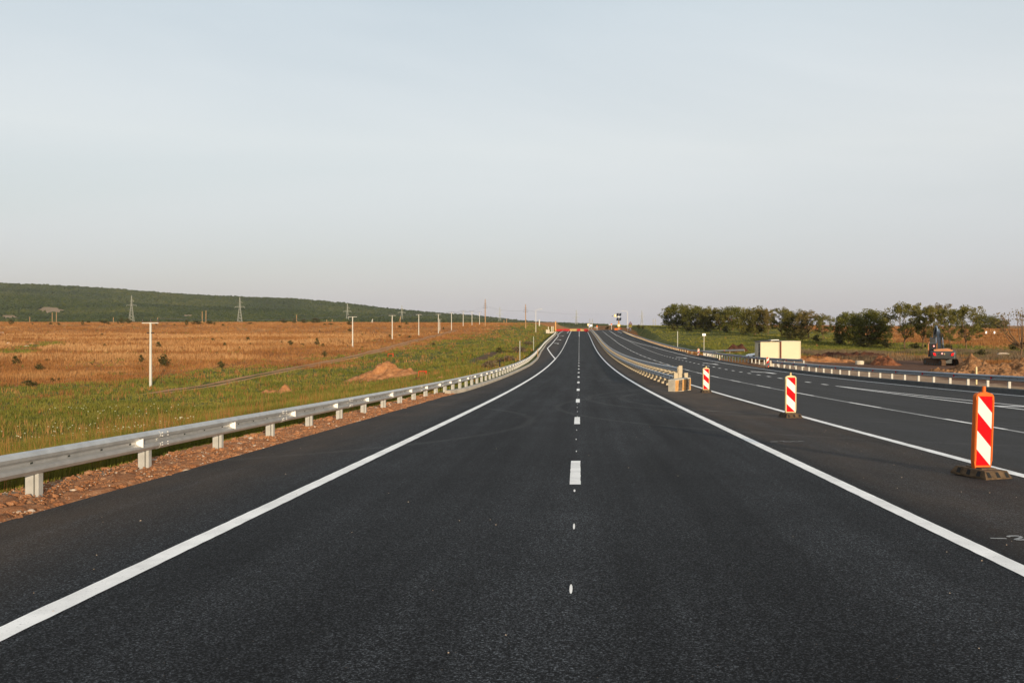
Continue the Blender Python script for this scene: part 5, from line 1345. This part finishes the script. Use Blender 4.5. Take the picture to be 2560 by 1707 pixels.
cabin(2.48, 3.9, 2.34, True, 'cream site cabin with a dark sloping roof and a dark door slit', (23.70, 119.0, float(H(26.4, 120)) + .02), 0)
cabin(2.52, 3.9, 2.40, False, 'plain flat roofed cream site cabin butting the one with the dark roof', (26.42, 118.9, float(H(26.4, 120)) + .02), 0)

# ------------------------------------------------------------------ white car, mostly hidden behind the cabins
def car():
    root = empty('car'); L, W = 4.6, 1.8
    def sec(x, hw, zb, zt, tum=.9): return [(x, -hw, zb + .12), (x, -hw * .96, zb), (x, hw * .96, zb), (x, hw, zb + .12), (x, hw, zb + (zt - zb) * .6), (x, hw * tum, zt), (x, -hw * tum, zt), (x, -hw, zb + (zt - zb) * .6)]
    m = MB()
    m.loft([sec(0.0, .62, .34, .56, .9), sec(.10, .80, .22, .68, .9), sec(.45, .88, .18, .80, .88), sec(1.25, .90, .18, .92, .86), sec(1.6, .90, .18, .98, .9), sec(3.3, .90, .18, 1.0, .9), sec(4.2, .88, .2, 1.02, .88), sec(4.55, .80, .25, .95, .9), sec(4.62, .7, .35, .8, .9)], 0, True)
    b = m.build('body', MAT['carwhite'], root)
    m = MB(); g = lambda x, hw, zt: [(x, -hw, .95), (x, hw, .95), (x, hw * .82, zt), (x, -hw * .82, zt)]
    m.loft([g(1.35, .80, .98), g(2.05, .82, 1.40), g(2.6, .82, 1.46), g(3.3, .82, 1.42), g(4.2, .78, 1.04)], 0, True); m.build('cabin', MAT['carwhite'], root)
    m = MB()
    for s in (-1, 1): m.poly([(1.62, s * .818, 1.02), (3.75, s * .815, 1.04), (3.2, s * .725, 1.33), (2.15, s * .725, 1.33)][::s])
    m.poly([(1.42, -.72, 1.035), (1.42, .72, 1.035), (2.0, .64, 1.39), (2.0, -.64, 1.39)]); m.build('window', MAT['glass'], root)
    for x in (.86, 3.6):
        for s in (-1, 1):
            m = MB(); m.cyl((x, s * .70, .34), (x, s * .915, .34), .34, .34, 22); w_ = m.build('wheel', MAT['tyre'], root)
            m = MB()
            for k in range(5):
                a = 2 * math.pi * k / 5; m.box((x + .12 * math.cos(a), s * .92, .34 + .12 * math.sin(a)), (.07, .02, .07)); m.cyl((x, s * .925, .34), (x + .22 * math.cos(a), s * .925, .34 + .22 * math.sin(a)), .03, .025, 5)
            m.build('rim', MAT['rim'], w_)
    for s in (-1, 1):
        m = MB(); m.box((.13, s * .62, .60), (.16, .30, .12), 0); m.build('headlight', MAT['glass'], root)
    m = MB(); m.box((.06, 0, .42), (.06, .9, .16)); m.build('grille', MAT['black'], root)
    return root
cr = car(); cr.location = (22.98, 125.2, float(H(24, 125)) + .05); cr.rotation_euler = (0, 0, R(3))
tag(cr, 'white car with dark wheels half hidden behind the cream cabin', 'car')
# ------------------------------------------------------------------ the hazy evening air
m = MB(); m.box((0, 4250, 60), (12200, 8760, 170))
hzm = bpy.data.materials.new('pale_evening_haze'); hzm.use_nodes = True
hn = hzm.node_tree; hn.nodes.remove(hn.nodes['Principled BSDF'])
pv = hn.nodes.new('ShaderNodeVolumePrincipled'); pv.inputs['Density'].default_value = 0.000036; pv.inputs['Color'].default_value = (0.80, 0.84, 0.90, 1); pv.inputs['Anisotropy'].default_value = 0.0
hn.links.new(pv.outputs[0], hn.nodes['Material Output'].inputs['Volume'])
tag(m.build('haze', hzm), kind='stuff')
scene.cycles.volume_bounces = 0
# ------------------------------------------------------------------ crash barriers
def wprofile(n=5):
    key = [(0.0, 0.0), (0.055, 0.018), (0.083, 0.060), (0.080, 0.100), (0.020, 0.138), (0.018, 0.172), (0.080, 0.210), (0.083, 0.250), (0.050, 0.297), (-0.004, 0.312)]
    return key
def wbeam(m, path, side, w=1.0, mi=0):
    """a thin corrugated W rail swept along path [(x,y,z of the lower edge)]; side=+1 bulges towards +X"""
    pr = wprofile(); rings = []
    for k, p in enumerate(path):
        a, b = path[max(k - 1, 0)], path[min(k + 1, len(path) - 1)]
        tx, ty = b[0] - a[0], b[1] - a[1]; l = math.hypot(tx, ty) or 1
        nx_, ny_ = ty / l * side, -tx / l * side
        front = [(p[0] + nx_ * n * w, p[1] + ny_ * n * w, p[2] + z) for n, z in pr]
        back = [(p[0] + nx_ * (n - 0.007) * w, p[1] + ny_ * (n - 0.007) * w, p[2] + z * 0.99 + 0.0015) for n, z in reversed(pr)]
        rings.append(front + back if side < 0 else list(reversed(front + back)))
    m.loft(rings, mi, False)
def resample(poly, step):
    out = []; pts = [Vector((p[0], p[1])) for p in poly]
    acc = 0.0
    for a, b in zip(pts[:-1], pts[1:]):
        L = (b - a).length
        while acc <= L:
            out.append(a.lerp(b, acc / L)); acc += step
        acc -= L
    return out
def heading(poly, i):
    a, b = poly[max(i - 1, 0)], poly[min(i + 1, len(poly) - 1)]
    return math.atan2(b[1] - a[1], b[0] - a[0])

# post with a groove, as on the near side barrier
def post_mesh(name, h, mat, w=0.19, d=0.10):
    m = MB(); k = w / 0.19
    m.box((-0.036 * k, 0, h / 2), (0.112 * k, d, h)); m.box((0.067 * k, 0, h / 2), (0.050 * k, d, h)); m.box((0.031 * k, d * 0.25, h / 2 - 0.002), (0.022 * k, d * 0.45, h - 0.004))
    return m.build(name, mat)
def refl_mesh(name, mat, side, w=0.11):
    m = MB()
    m.prism([(0.0, -0.035), (side * w, -0.07), (side * w, 0.07), (0.0, 0.035)], -0.006, 0.006)
    return m.build(name, mat)

def barrier(label, poly, side, base, zlow, post_step, refl_step, post_h, post_mat, refl_mat, refl_side, joints=6.2, group=None, y_first=0.0, refl_first=0.0, post_off=-0.10, seg=3.0, refl_dx=0.02, post_w=0.14, rail_mat='galv', sink=0.10, refl_k=1.0):
    """one run of roadside barrier: W rail, posts, reflectors"""
    first = Vector((poly[0][0], poly[0][1], base(*poly[0])))
    root = empty('crash_barrier', (0, 0, 0)); tag(root, label, 'crash barrier', group or 'steel crash barriers along the road')
    pts = resample(poly, seg)
    path = [(p.x, p.y, base(p.x, p.y) + zlow) for p in pts]
    m = MB(); wbeam(m, path, side)
    jp = resample(poly, joints)
    for p in jp[:16]:
        i = min(range(len(pts)), key=lambda k: (pts[k] - p).length)
        a, b = pts[max(i - 1, 0)], pts[min(i + 1, len(pts) - 1)]; t = (b - a).normalized()
        q = p - t * 0.16; r_ = p + t * 0.16
        nx_, ny_ = t.y * side * 0.006, -t.x * side * 0.006
        wbeam(m, [(q.x + nx_, q.y + ny_, base(q.x, q.y) + zlow - 0.003), (r_.x + nx_, r_.y + ny_, base(r_.x, r_.y) + zlow - 0.003)], side)
        for dz in (0.06, 0.10, 0.21, 0.26):
            for u in (-0.1, 0.1):
                c = p + t * u
                m.cyl((c.x + nx_ * 13.6, c.y + ny_ * 13.6, base(c.x, c.y) + zlow + dz), (c.x + nx_ * 17, c.y + ny_ * 17, base(c.x, c.y) + zlow + dz), 0.016, 0.010, 6, 0)
        for u in np.arange(0.9, joints - 0.5, 0.85):   # bolt slots in the valley
            c = p + t * u
            if (c - pts[0]).length > 60: break
            k = 3.2
            m.box((c.x + nx_ * k, c.y + ny_ * k, base(c.x, c.y) + zlow + 0.155), (0.012, 0.05, 0.022), 1)
    m.build('rail', [MAT[rail_mat], MAT['slot']], root)
    pp = resample(poly, post_step)
    pd = post_mesh('post', post_h, post_mat, post_w); pd.parent = root
    more = []
    for k, p in enumerate(pp):
        a, b = pp[max(k - 1, 0)], pp[min(k + 1, len(pp) - 1)]; t = (b - a).normalized()
        px_, py_ = p.x + t.y * side * post_off, p.y - t.x * side * post_off
        if k < 98:
            o = pd if k == 0 else pd.copy()
            if k: col.objects.link(o); o.parent = root
            o.location = (px_, py_, base(p.x, p.y) - sink)
            o.rotation_euler = (0, 0, math.atan2(t.y, t.x) - math.pi / 2)
        else: more.append((px_, py_, base(p.x, p.y) - 0.1))
    if more:
        m = MB()
        for q in more: m.box((q[0], q[1], q[2] + post_h / 2), (0.15, 0.1, post_h))
        tag(m.build('post', post_mat, root), kind='stuff')
    if refl_step:
        rd = refl_mesh('reflector', refl_mat, refl_side); rd.parent = root; rd.scale = (refl_k,) * 3
        rp_ = [p for p in resample(poly, 0.25)]
        rp_ = resample(poly, refl_step)
        for k, p in enumerate(rp_[:98]):
            o = rd if k == 0 else rd.copy()
            if k: col.objects.link(o); o.parent = root
            o.location = (p.x + side * refl_dx, p.y, base(p.x, p.y) + zlow + 0.155)
    return root
LPOLY = [(-7.0, 2.8), (-7.0, 62), (-6.98, 100), (-7.25, 130), (-8.25, 180), (-9.2, 240), (-9.25, 330), (-9.6, 380)]
lbase = lambda x, y: float(rz(y))
barrier('long steel crash barrier with white reflectors beside the orange grass field', LPOLY, 1, lbase, 0.30, 3.02, 3.85, 0.52, MAT['post'], MAT['white_refl'], 1, group=None, post_w=0.18)
rbase = lambda x, y: float(rz(y)) + 0.12
barrier('steel crash barrier with red reflectors on the kerb in front of the excavator', [(21.35, 100.5), (21.75, 80), (22.15, 60), (22.5, 45), (22.9, 30), (23.2, 18)], 1, rbase, 0.42, 2.4, 4.65, 0.70, MAT['pole'], MAT['red_refl'], -1, refl_k=1.15, rail_mat='galv_shaded')
hb = lambda x, y: float(np.interp(y, [104, 115, 130, 145, 158], [-4.57, -4.72, -4.87, -5.0, -5.1]))
barrier('steel crash barrier with white posts passing in front of the cream cabins', [(21.5, 158), (21.7, 145), (22.2, 130), (22.9, 115), (24.2, 108.5), (25.8, 104)], 1, hb, 0.42, 2.0, 4.6, 0.95, MAT['pole'], MAT['red_refl'], -1, sink=0.35, refl_k=1.15, rail_mat='galv_shaded')
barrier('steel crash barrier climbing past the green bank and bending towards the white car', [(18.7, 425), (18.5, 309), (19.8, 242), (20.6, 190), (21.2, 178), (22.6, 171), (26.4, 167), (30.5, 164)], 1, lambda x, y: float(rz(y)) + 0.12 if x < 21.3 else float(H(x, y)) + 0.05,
        0.42, 2.9, 5.0, 0.70, MAT['median_post'], MAT['red_refl'], -1, rail_mat='galv_shaded')

# the two-tier barrier in the median
def median():
    root = empty('median_barrier'); tag(root, 'two-tier double sided steel barrier on cream lit posts dividing the carriageways', 'crash barrier', 'steel crash barriers along the road')
    ys = np.concatenate([np.arange(51.8, 120, 3.2), np.arange(120, 430, 5.0)])
    X0 = lambda y: float(np.interp(y, [50, 100, 200, 312, 430], [5.45, 5.45, 5.42, 5.3, 5.1]))
    def run(name, dx, zl, side, y0):
        m = MB(); yy = [y for y in ys if y > y0 - 0.1]; yy[0] = y0
        wbeam(m, [(X0(y) + dx, y, float(rz(y)) + zl) for y in yy], side)
        return m.build(name, MAT['galv_shaded'], root)
    run('lower_rail', 0.0, 0.42, -1, 52.3); run('lower_rail', 0.98, 0.42, 1, 53.4)
    run('upper_rail', 0.44, 0.88, -1, 54.4); run('upper_rail', 0.56, 0.88, 1, 54.4)
    m = MB()   # one support: outer posts, tall middle post, cross ties
    m.box((0.12, 0, 0.42), (0.16, 0.10, 0.88)); m.box((0.50, 0.35, 0.60), (0.10, 0.10, 1.22)); m.box((0.88, 0, 0.42), (0.16, 0.10, 0.88))
    m.box((0.31, 0.18, 0.79), (0.30, 0.05, 0.06)); m.box((0.70, 0.18, 0.79), (0.30, 0.05, 0.06))
    p0 = m.build('post', MAT['median_post'], root)
    rest = MB(); k = 0; y = 54.3
    while y < 428:
        if k < 98:
            o = p0 if k == 0 else p0.copy()
            if k: col.objects.link(o); o.parent = root
            o.location = (X0(y), y, float(rz(y)) - 0.02)
        else:
            for dx in (0.12, 0.88): rest.box((X0(y) + dx, y, float(rz(y)) + 0.42), (0.16, 0.10, 0.88))
        y += 3.2; k += 1
    tag(rest.build('post', MAT['median_post'], root), kind='stuff')
    # tall end post and the two short ones
    m = MB()
    m.box((0, 0, 0.66), (0.21, 0.12, 1.32)); o = m.build('end_post', MAT['median_post'], root); o.location = (5.93, 53.3, float(rz(53.3)) - 0.02)
    m = MB(); m.box((0, 0, 0.44), (0.20, 0.10, 0.92)); a = m.build('end_post', MAT['median_post'], root); a.location = (5.58, 52.6, float(rz(52.6)) - 0.02)
    b = a.copy(); col.objects.link(b); b.location = (6.23, 53.0, float(rz(53)) - 0.02)
    rd = refl_mesh('reflector', MAT['white_refl'], -1, 0.1); rd.parent = root
    k = 0; y = 54.0
    while y < 300 and k < 90:
        o = rd if k == 0 else rd.copy()
        if k: col.objects.link(o); o.parent = root
        o.location = (X0(y) - 0.015, y, float(rz(y)) + 0.575); y += 3.6; k += 1
median()

# striped concrete block at its end
m = MB()
A, B_, C_, D_ = (4.72, 48.25), (5.04, 47.95), (6.05, 49.35), (5.74, 49.7)
zb = float(rz(48.6))
h0, h1 = 0.64, 0.68
def blk(t, z): return (B_[0] + (C_[0] - B_[0]) * t, B_[1] + (C_[1] - B_[1]) * t, z)
bm_ = MB()
ring0 = [(A[0], A[1], zb), (B_[0], B_[1], zb), (C_[0], C_[1], zb), (D_[0], D_[1], zb)]
tp_ = lambda p, c, k, h: (p[0] + (c[0] - p[0]) * k, p[1] + (c[1] - p[1]) * k, zb + h)
cen = ((A[0] + C_[0]) / 2, (A[1] + C_[1]) / 2)
ring1 = [tp_(A, cen, 0.0, h0 - 0.02), tp_(B_, cen, 0.0, h0 - 0.02), tp_(C_, cen, 0.0, h1 - 0.04), tp_(D_, cen, 0.0, h1 - 0.04)]
ring2 = [tp_(A, cen, 0.05, h0), tp_(B_, cen, 0.05, h0), tp_(C_, cen, 0.06, h1), tp_(D_, cen, 0.06, h1)]
bm_.loft([ring0, ring1, ring2])
blk_o = bm_.build('concrete_block', MAT['concrete'])
tag(blk_o, 'pale concrete block with orange and black stripes at the end of the median barrier', 'concrete block')
st = MB()
nx_, ny_ = (C_[1] - B_[1]), -(C_[0] - B_[0]); l = math.hypot(nx_, ny_); nx_, ny_ = nx_ / l * 0.004, ny_ / l * 0.004
for t0, t1, mi in ((0.02, 0.24, 0), (0.24, 0.47, 1), (0.47, 0.72, 0), (0.72, 0.93, 1), (0.93, 0.995, 0)):
    lean = 0.035
    q = [(t0 - lean * (t0 > .1), 0.03), (t1 - lean * (t1 < .95), 0.03), (t1, 0.60), (t0, 0.60)]
    st.poly([(blk(t, 0)[0] + nx_, blk(t, 0)[1] + ny_, zb + z + (0.035 * t if z > .3 else 0)) for t, z in q], mi)
so = st.build('hazard_stripe', [MAT['stripe_o'], MAT['stripe_k']], blk_o)

# ------------------------------------------------------------------ red and white guide panels
def delineator(body, flip=False, bolts=False):
    root = empty('delineator_post')
    W2, Hh, T = 0.172, 1.165, 0.035
    z0 = 0.115
    out = []
    def arc(cx, cz, r, a0, a1, n=5): return [(cx + r * math.cos(R(a0 + (a1 - a0) * k / n)), cz + r * math.sin(R(a0 + (a1 - a0) * k / n))) for k in range(n + 1)]
    r_ = 0.07
    out = [(-W2 + 0.025, z0), (W2 - 0.025, z0), (W2, z0 + 0.12)] + arc(W2 - r_, z0 + Hh - r_ - 0.02, r_, 0, 80) + [(0, z0 + Hh + 0.005)] + arc(-W2 + r_, z0 + Hh - r_ - 0.02, r_, 100, 180) + [(-W2, z0 + 0.12)]
    m = MB(); m.prism(out, -T, T)
    # raised rim left standing round the sheeting
    m.box((-W2 + 0.017, -T - 0.006, z0 + Hh / 2), (0.022, 0.012, Hh - 0.24)); m.box((W2 - 0.017, -T - 0.006, z0 + Hh / 2), (0.022, 0.012, Hh - 0.24))
    m.cyl((0, 0, z0 - 0.06), (0, 0, z0 + 0.02), 0.05, 0.05, 10)
    pb = m.build('panel_body', body, root)
    m = MB(); m.cyl((0, 0, z0 + Hh - 0.01), (0, 0, z0 + Hh + 0.085), 0.030, 0.027, 12); m.build('peg', body, root)
    m = MB(); hw, zb_, zt = 0.136, z0 + 0.055, z0 + Hh - 0.065
    rect = [(-hw, zb_), (hw, zb_), (hw, zt), (-hw, zt)]
    hh = zt - zb_; w_ = 2 * hw
    for a, b, mi in ((-9, 0.0, 0), (0.0, 0.235, 1), (0.235, 0.495, 0), (0.495, 0.765, 1), (0.765, 9, 0)):
        # d = depth below the top minus slope * distance from the left
        p = rect; sl = 0.92
        for sgn, lim in ((1, b * hh), (-1, -a * hh)):
            # d = (zt - z) - sl*(x+hw)
            if abs(lim) < 5 * hh: p = clip2(p, -sl * sgn, -sgn, lim - sgn * (zt - sl * hw)) if p else p
        if p:
            q = [(-x, z) for x, z in reversed(p)] if flip else p
            m.poly([(x, -T - 0.003, z) for x, z in q], mi)
    if bolts:
        for x, d in ((0.09, 0.10), (-0.09, 0.44), (0.0, 0.52), (0.09, 0.60), (-0.09, 0.93)):
            m.disc((x, zt - d * hh), 0.014, -T - 0.005, 8, 2)
    m.build('striped_sheeting', [MAT['red'], MAT['white'], MAT['black']], root)
    # rubber foot with three slots in front and behind
    m = MB(); bw, bd, bh = 0.25, 0.36, 0.125
    def prof(t): return None
    ring = lambda sx_, sy_, z: [(-bw * sx_, -bd * sy_, z), (bw * sx_, -bd * sy_, z), (bw * sx_, bd * sy_, z), (-bw * sx_, bd * sy_, z)]
    m.loft([ring(1, 1, 0), ring(1, 1, 0.025), ring(0.86, 0.80, bh), ring(0.80, 0.75, bh)])
    m.box((0, 0, bh + 0.004), (0.30, 0.34, 0.03), top=(0.9, 0.9))
    for s in (-1, 1):
        for x in (-0.17, 0.0, 0.17):
            y0, y1 = -bd * 0.985, -bd * 0.83
            pts = [(x - 0.034, y0 * 1.001, 0.034), (x + 0.034, y0 * 1.001, 0.034), (x + 0.026, y1 * 1.005, 0.108), (x - 0.026, y1 * 1.005, 0.108)]
            pts = [(a, b - 0.006, c) for a, b, c in pts]
            if s < 0: m.poly(pts, 1)
            else: m.poly([(-a, -b, c) for a, b, c in pts], 1)
    for s in (-1, 1):
        for y in (-0.2, 0.0, 0.2):
            x0, x1 = bw * 0.99 + 0.006, bw * 0.885 + 0.006
            pts = [(x0, y - 0.04, 0.034), (x0, y + 0.04, 0.034), (x1, y + 0.03, 0.108), (x1, y - 0.03, 0.108)]
            m.poly(pts if s > 0 else [(-a, -b, c) for a, b, c in pts], 1)
    m.build('rubber_base', [MAT['rubber'], MAT['black']], root)
    return root
G = 'red and white striped delineators standing on the asphalt'
def dplace(o, px, py, rz_, label, tilt_=(0, 0), dz=0.0):
    p = hit(px, py); o.location = (p.x, p.y, float(rz(p.y)) + 0.002 + dz)
    o.rotation_euler = (tilt_[0], tilt_[1], rz_)
    return tag(o, label, 'delineator', G)
d1 = delineator(MAT['orange_pl']); dplace(d1, 2452, 1207, R(20), 'largest delineator, red and white stripes in an orange plastic frame on a rubber foot', (0, R(2.6)))
d2 = delineator(MAT['cream_pl']); dplace(d2, 1976, 1051, R(7), 'cream framed striped delineator beyond the orange framed one, sheeting without bolts', (0, R(0.3)))
d3 = delineator(MAT['cream_pl'], bolts=True); dplace(d3, 1765, 986, R(1), 'cream framed striped delineator with bolt holes beside the striped concrete block', (0, R(0.2)))
d4 = delineator(MAT['cream_pl'], flip=True); dplace(d4, 1923, 914, R(0), 'striped delineator with stripes leaning the other way before the cream cabins')
d4.location = (20.75, 100.2, float(rz(100.2)) + 0.002); d4.scale = (0.9, 1, 1)
d5 = copy_tree(d4, label='far delineator standing at the start of the barrier before the bare sign post'); d5.location = (20.9, 159.5, float(rz(159.5)) + 0.002); d5.scale = (1, 1, 1)
# striped kerb block beside the far delineator
m = MB(); m.box((0, 0, 0.22), (1.7, 0.5, 0.44), 0, top=(0.96, 0.9))
for k in range(3): m.poly([(-0.62 + k * 0.52, -0.252, 0.03), (-0.36 + k * 0.52, -0.252, 0.03), (-0.24 + k * 0.52, -0.234, 0.40), (-0.5 + k * 0.52, -0.234, 0.40)], 1)
o = m.build('concrete_block', [MAT['pole'], MAT['black']]); o.location = (22.6, 159.0, float(H(22.6, 159)) + 0.12)
tag(o, 'white concrete block with black stripes beside the far delineator', 'concrete block')
m = MB(); m.box((0, 0, 0.36), (0.42, 0.35, 0.72), 0, top=(0.95, 0.95)); o = m.build('concrete_block', MAT['concrete']); o.location = (21.45, 101.6, float(rz(101)) + 0.05)
tag(o, 'small upright concrete block at the barrier end beside the cabin delineator', 'concrete block')
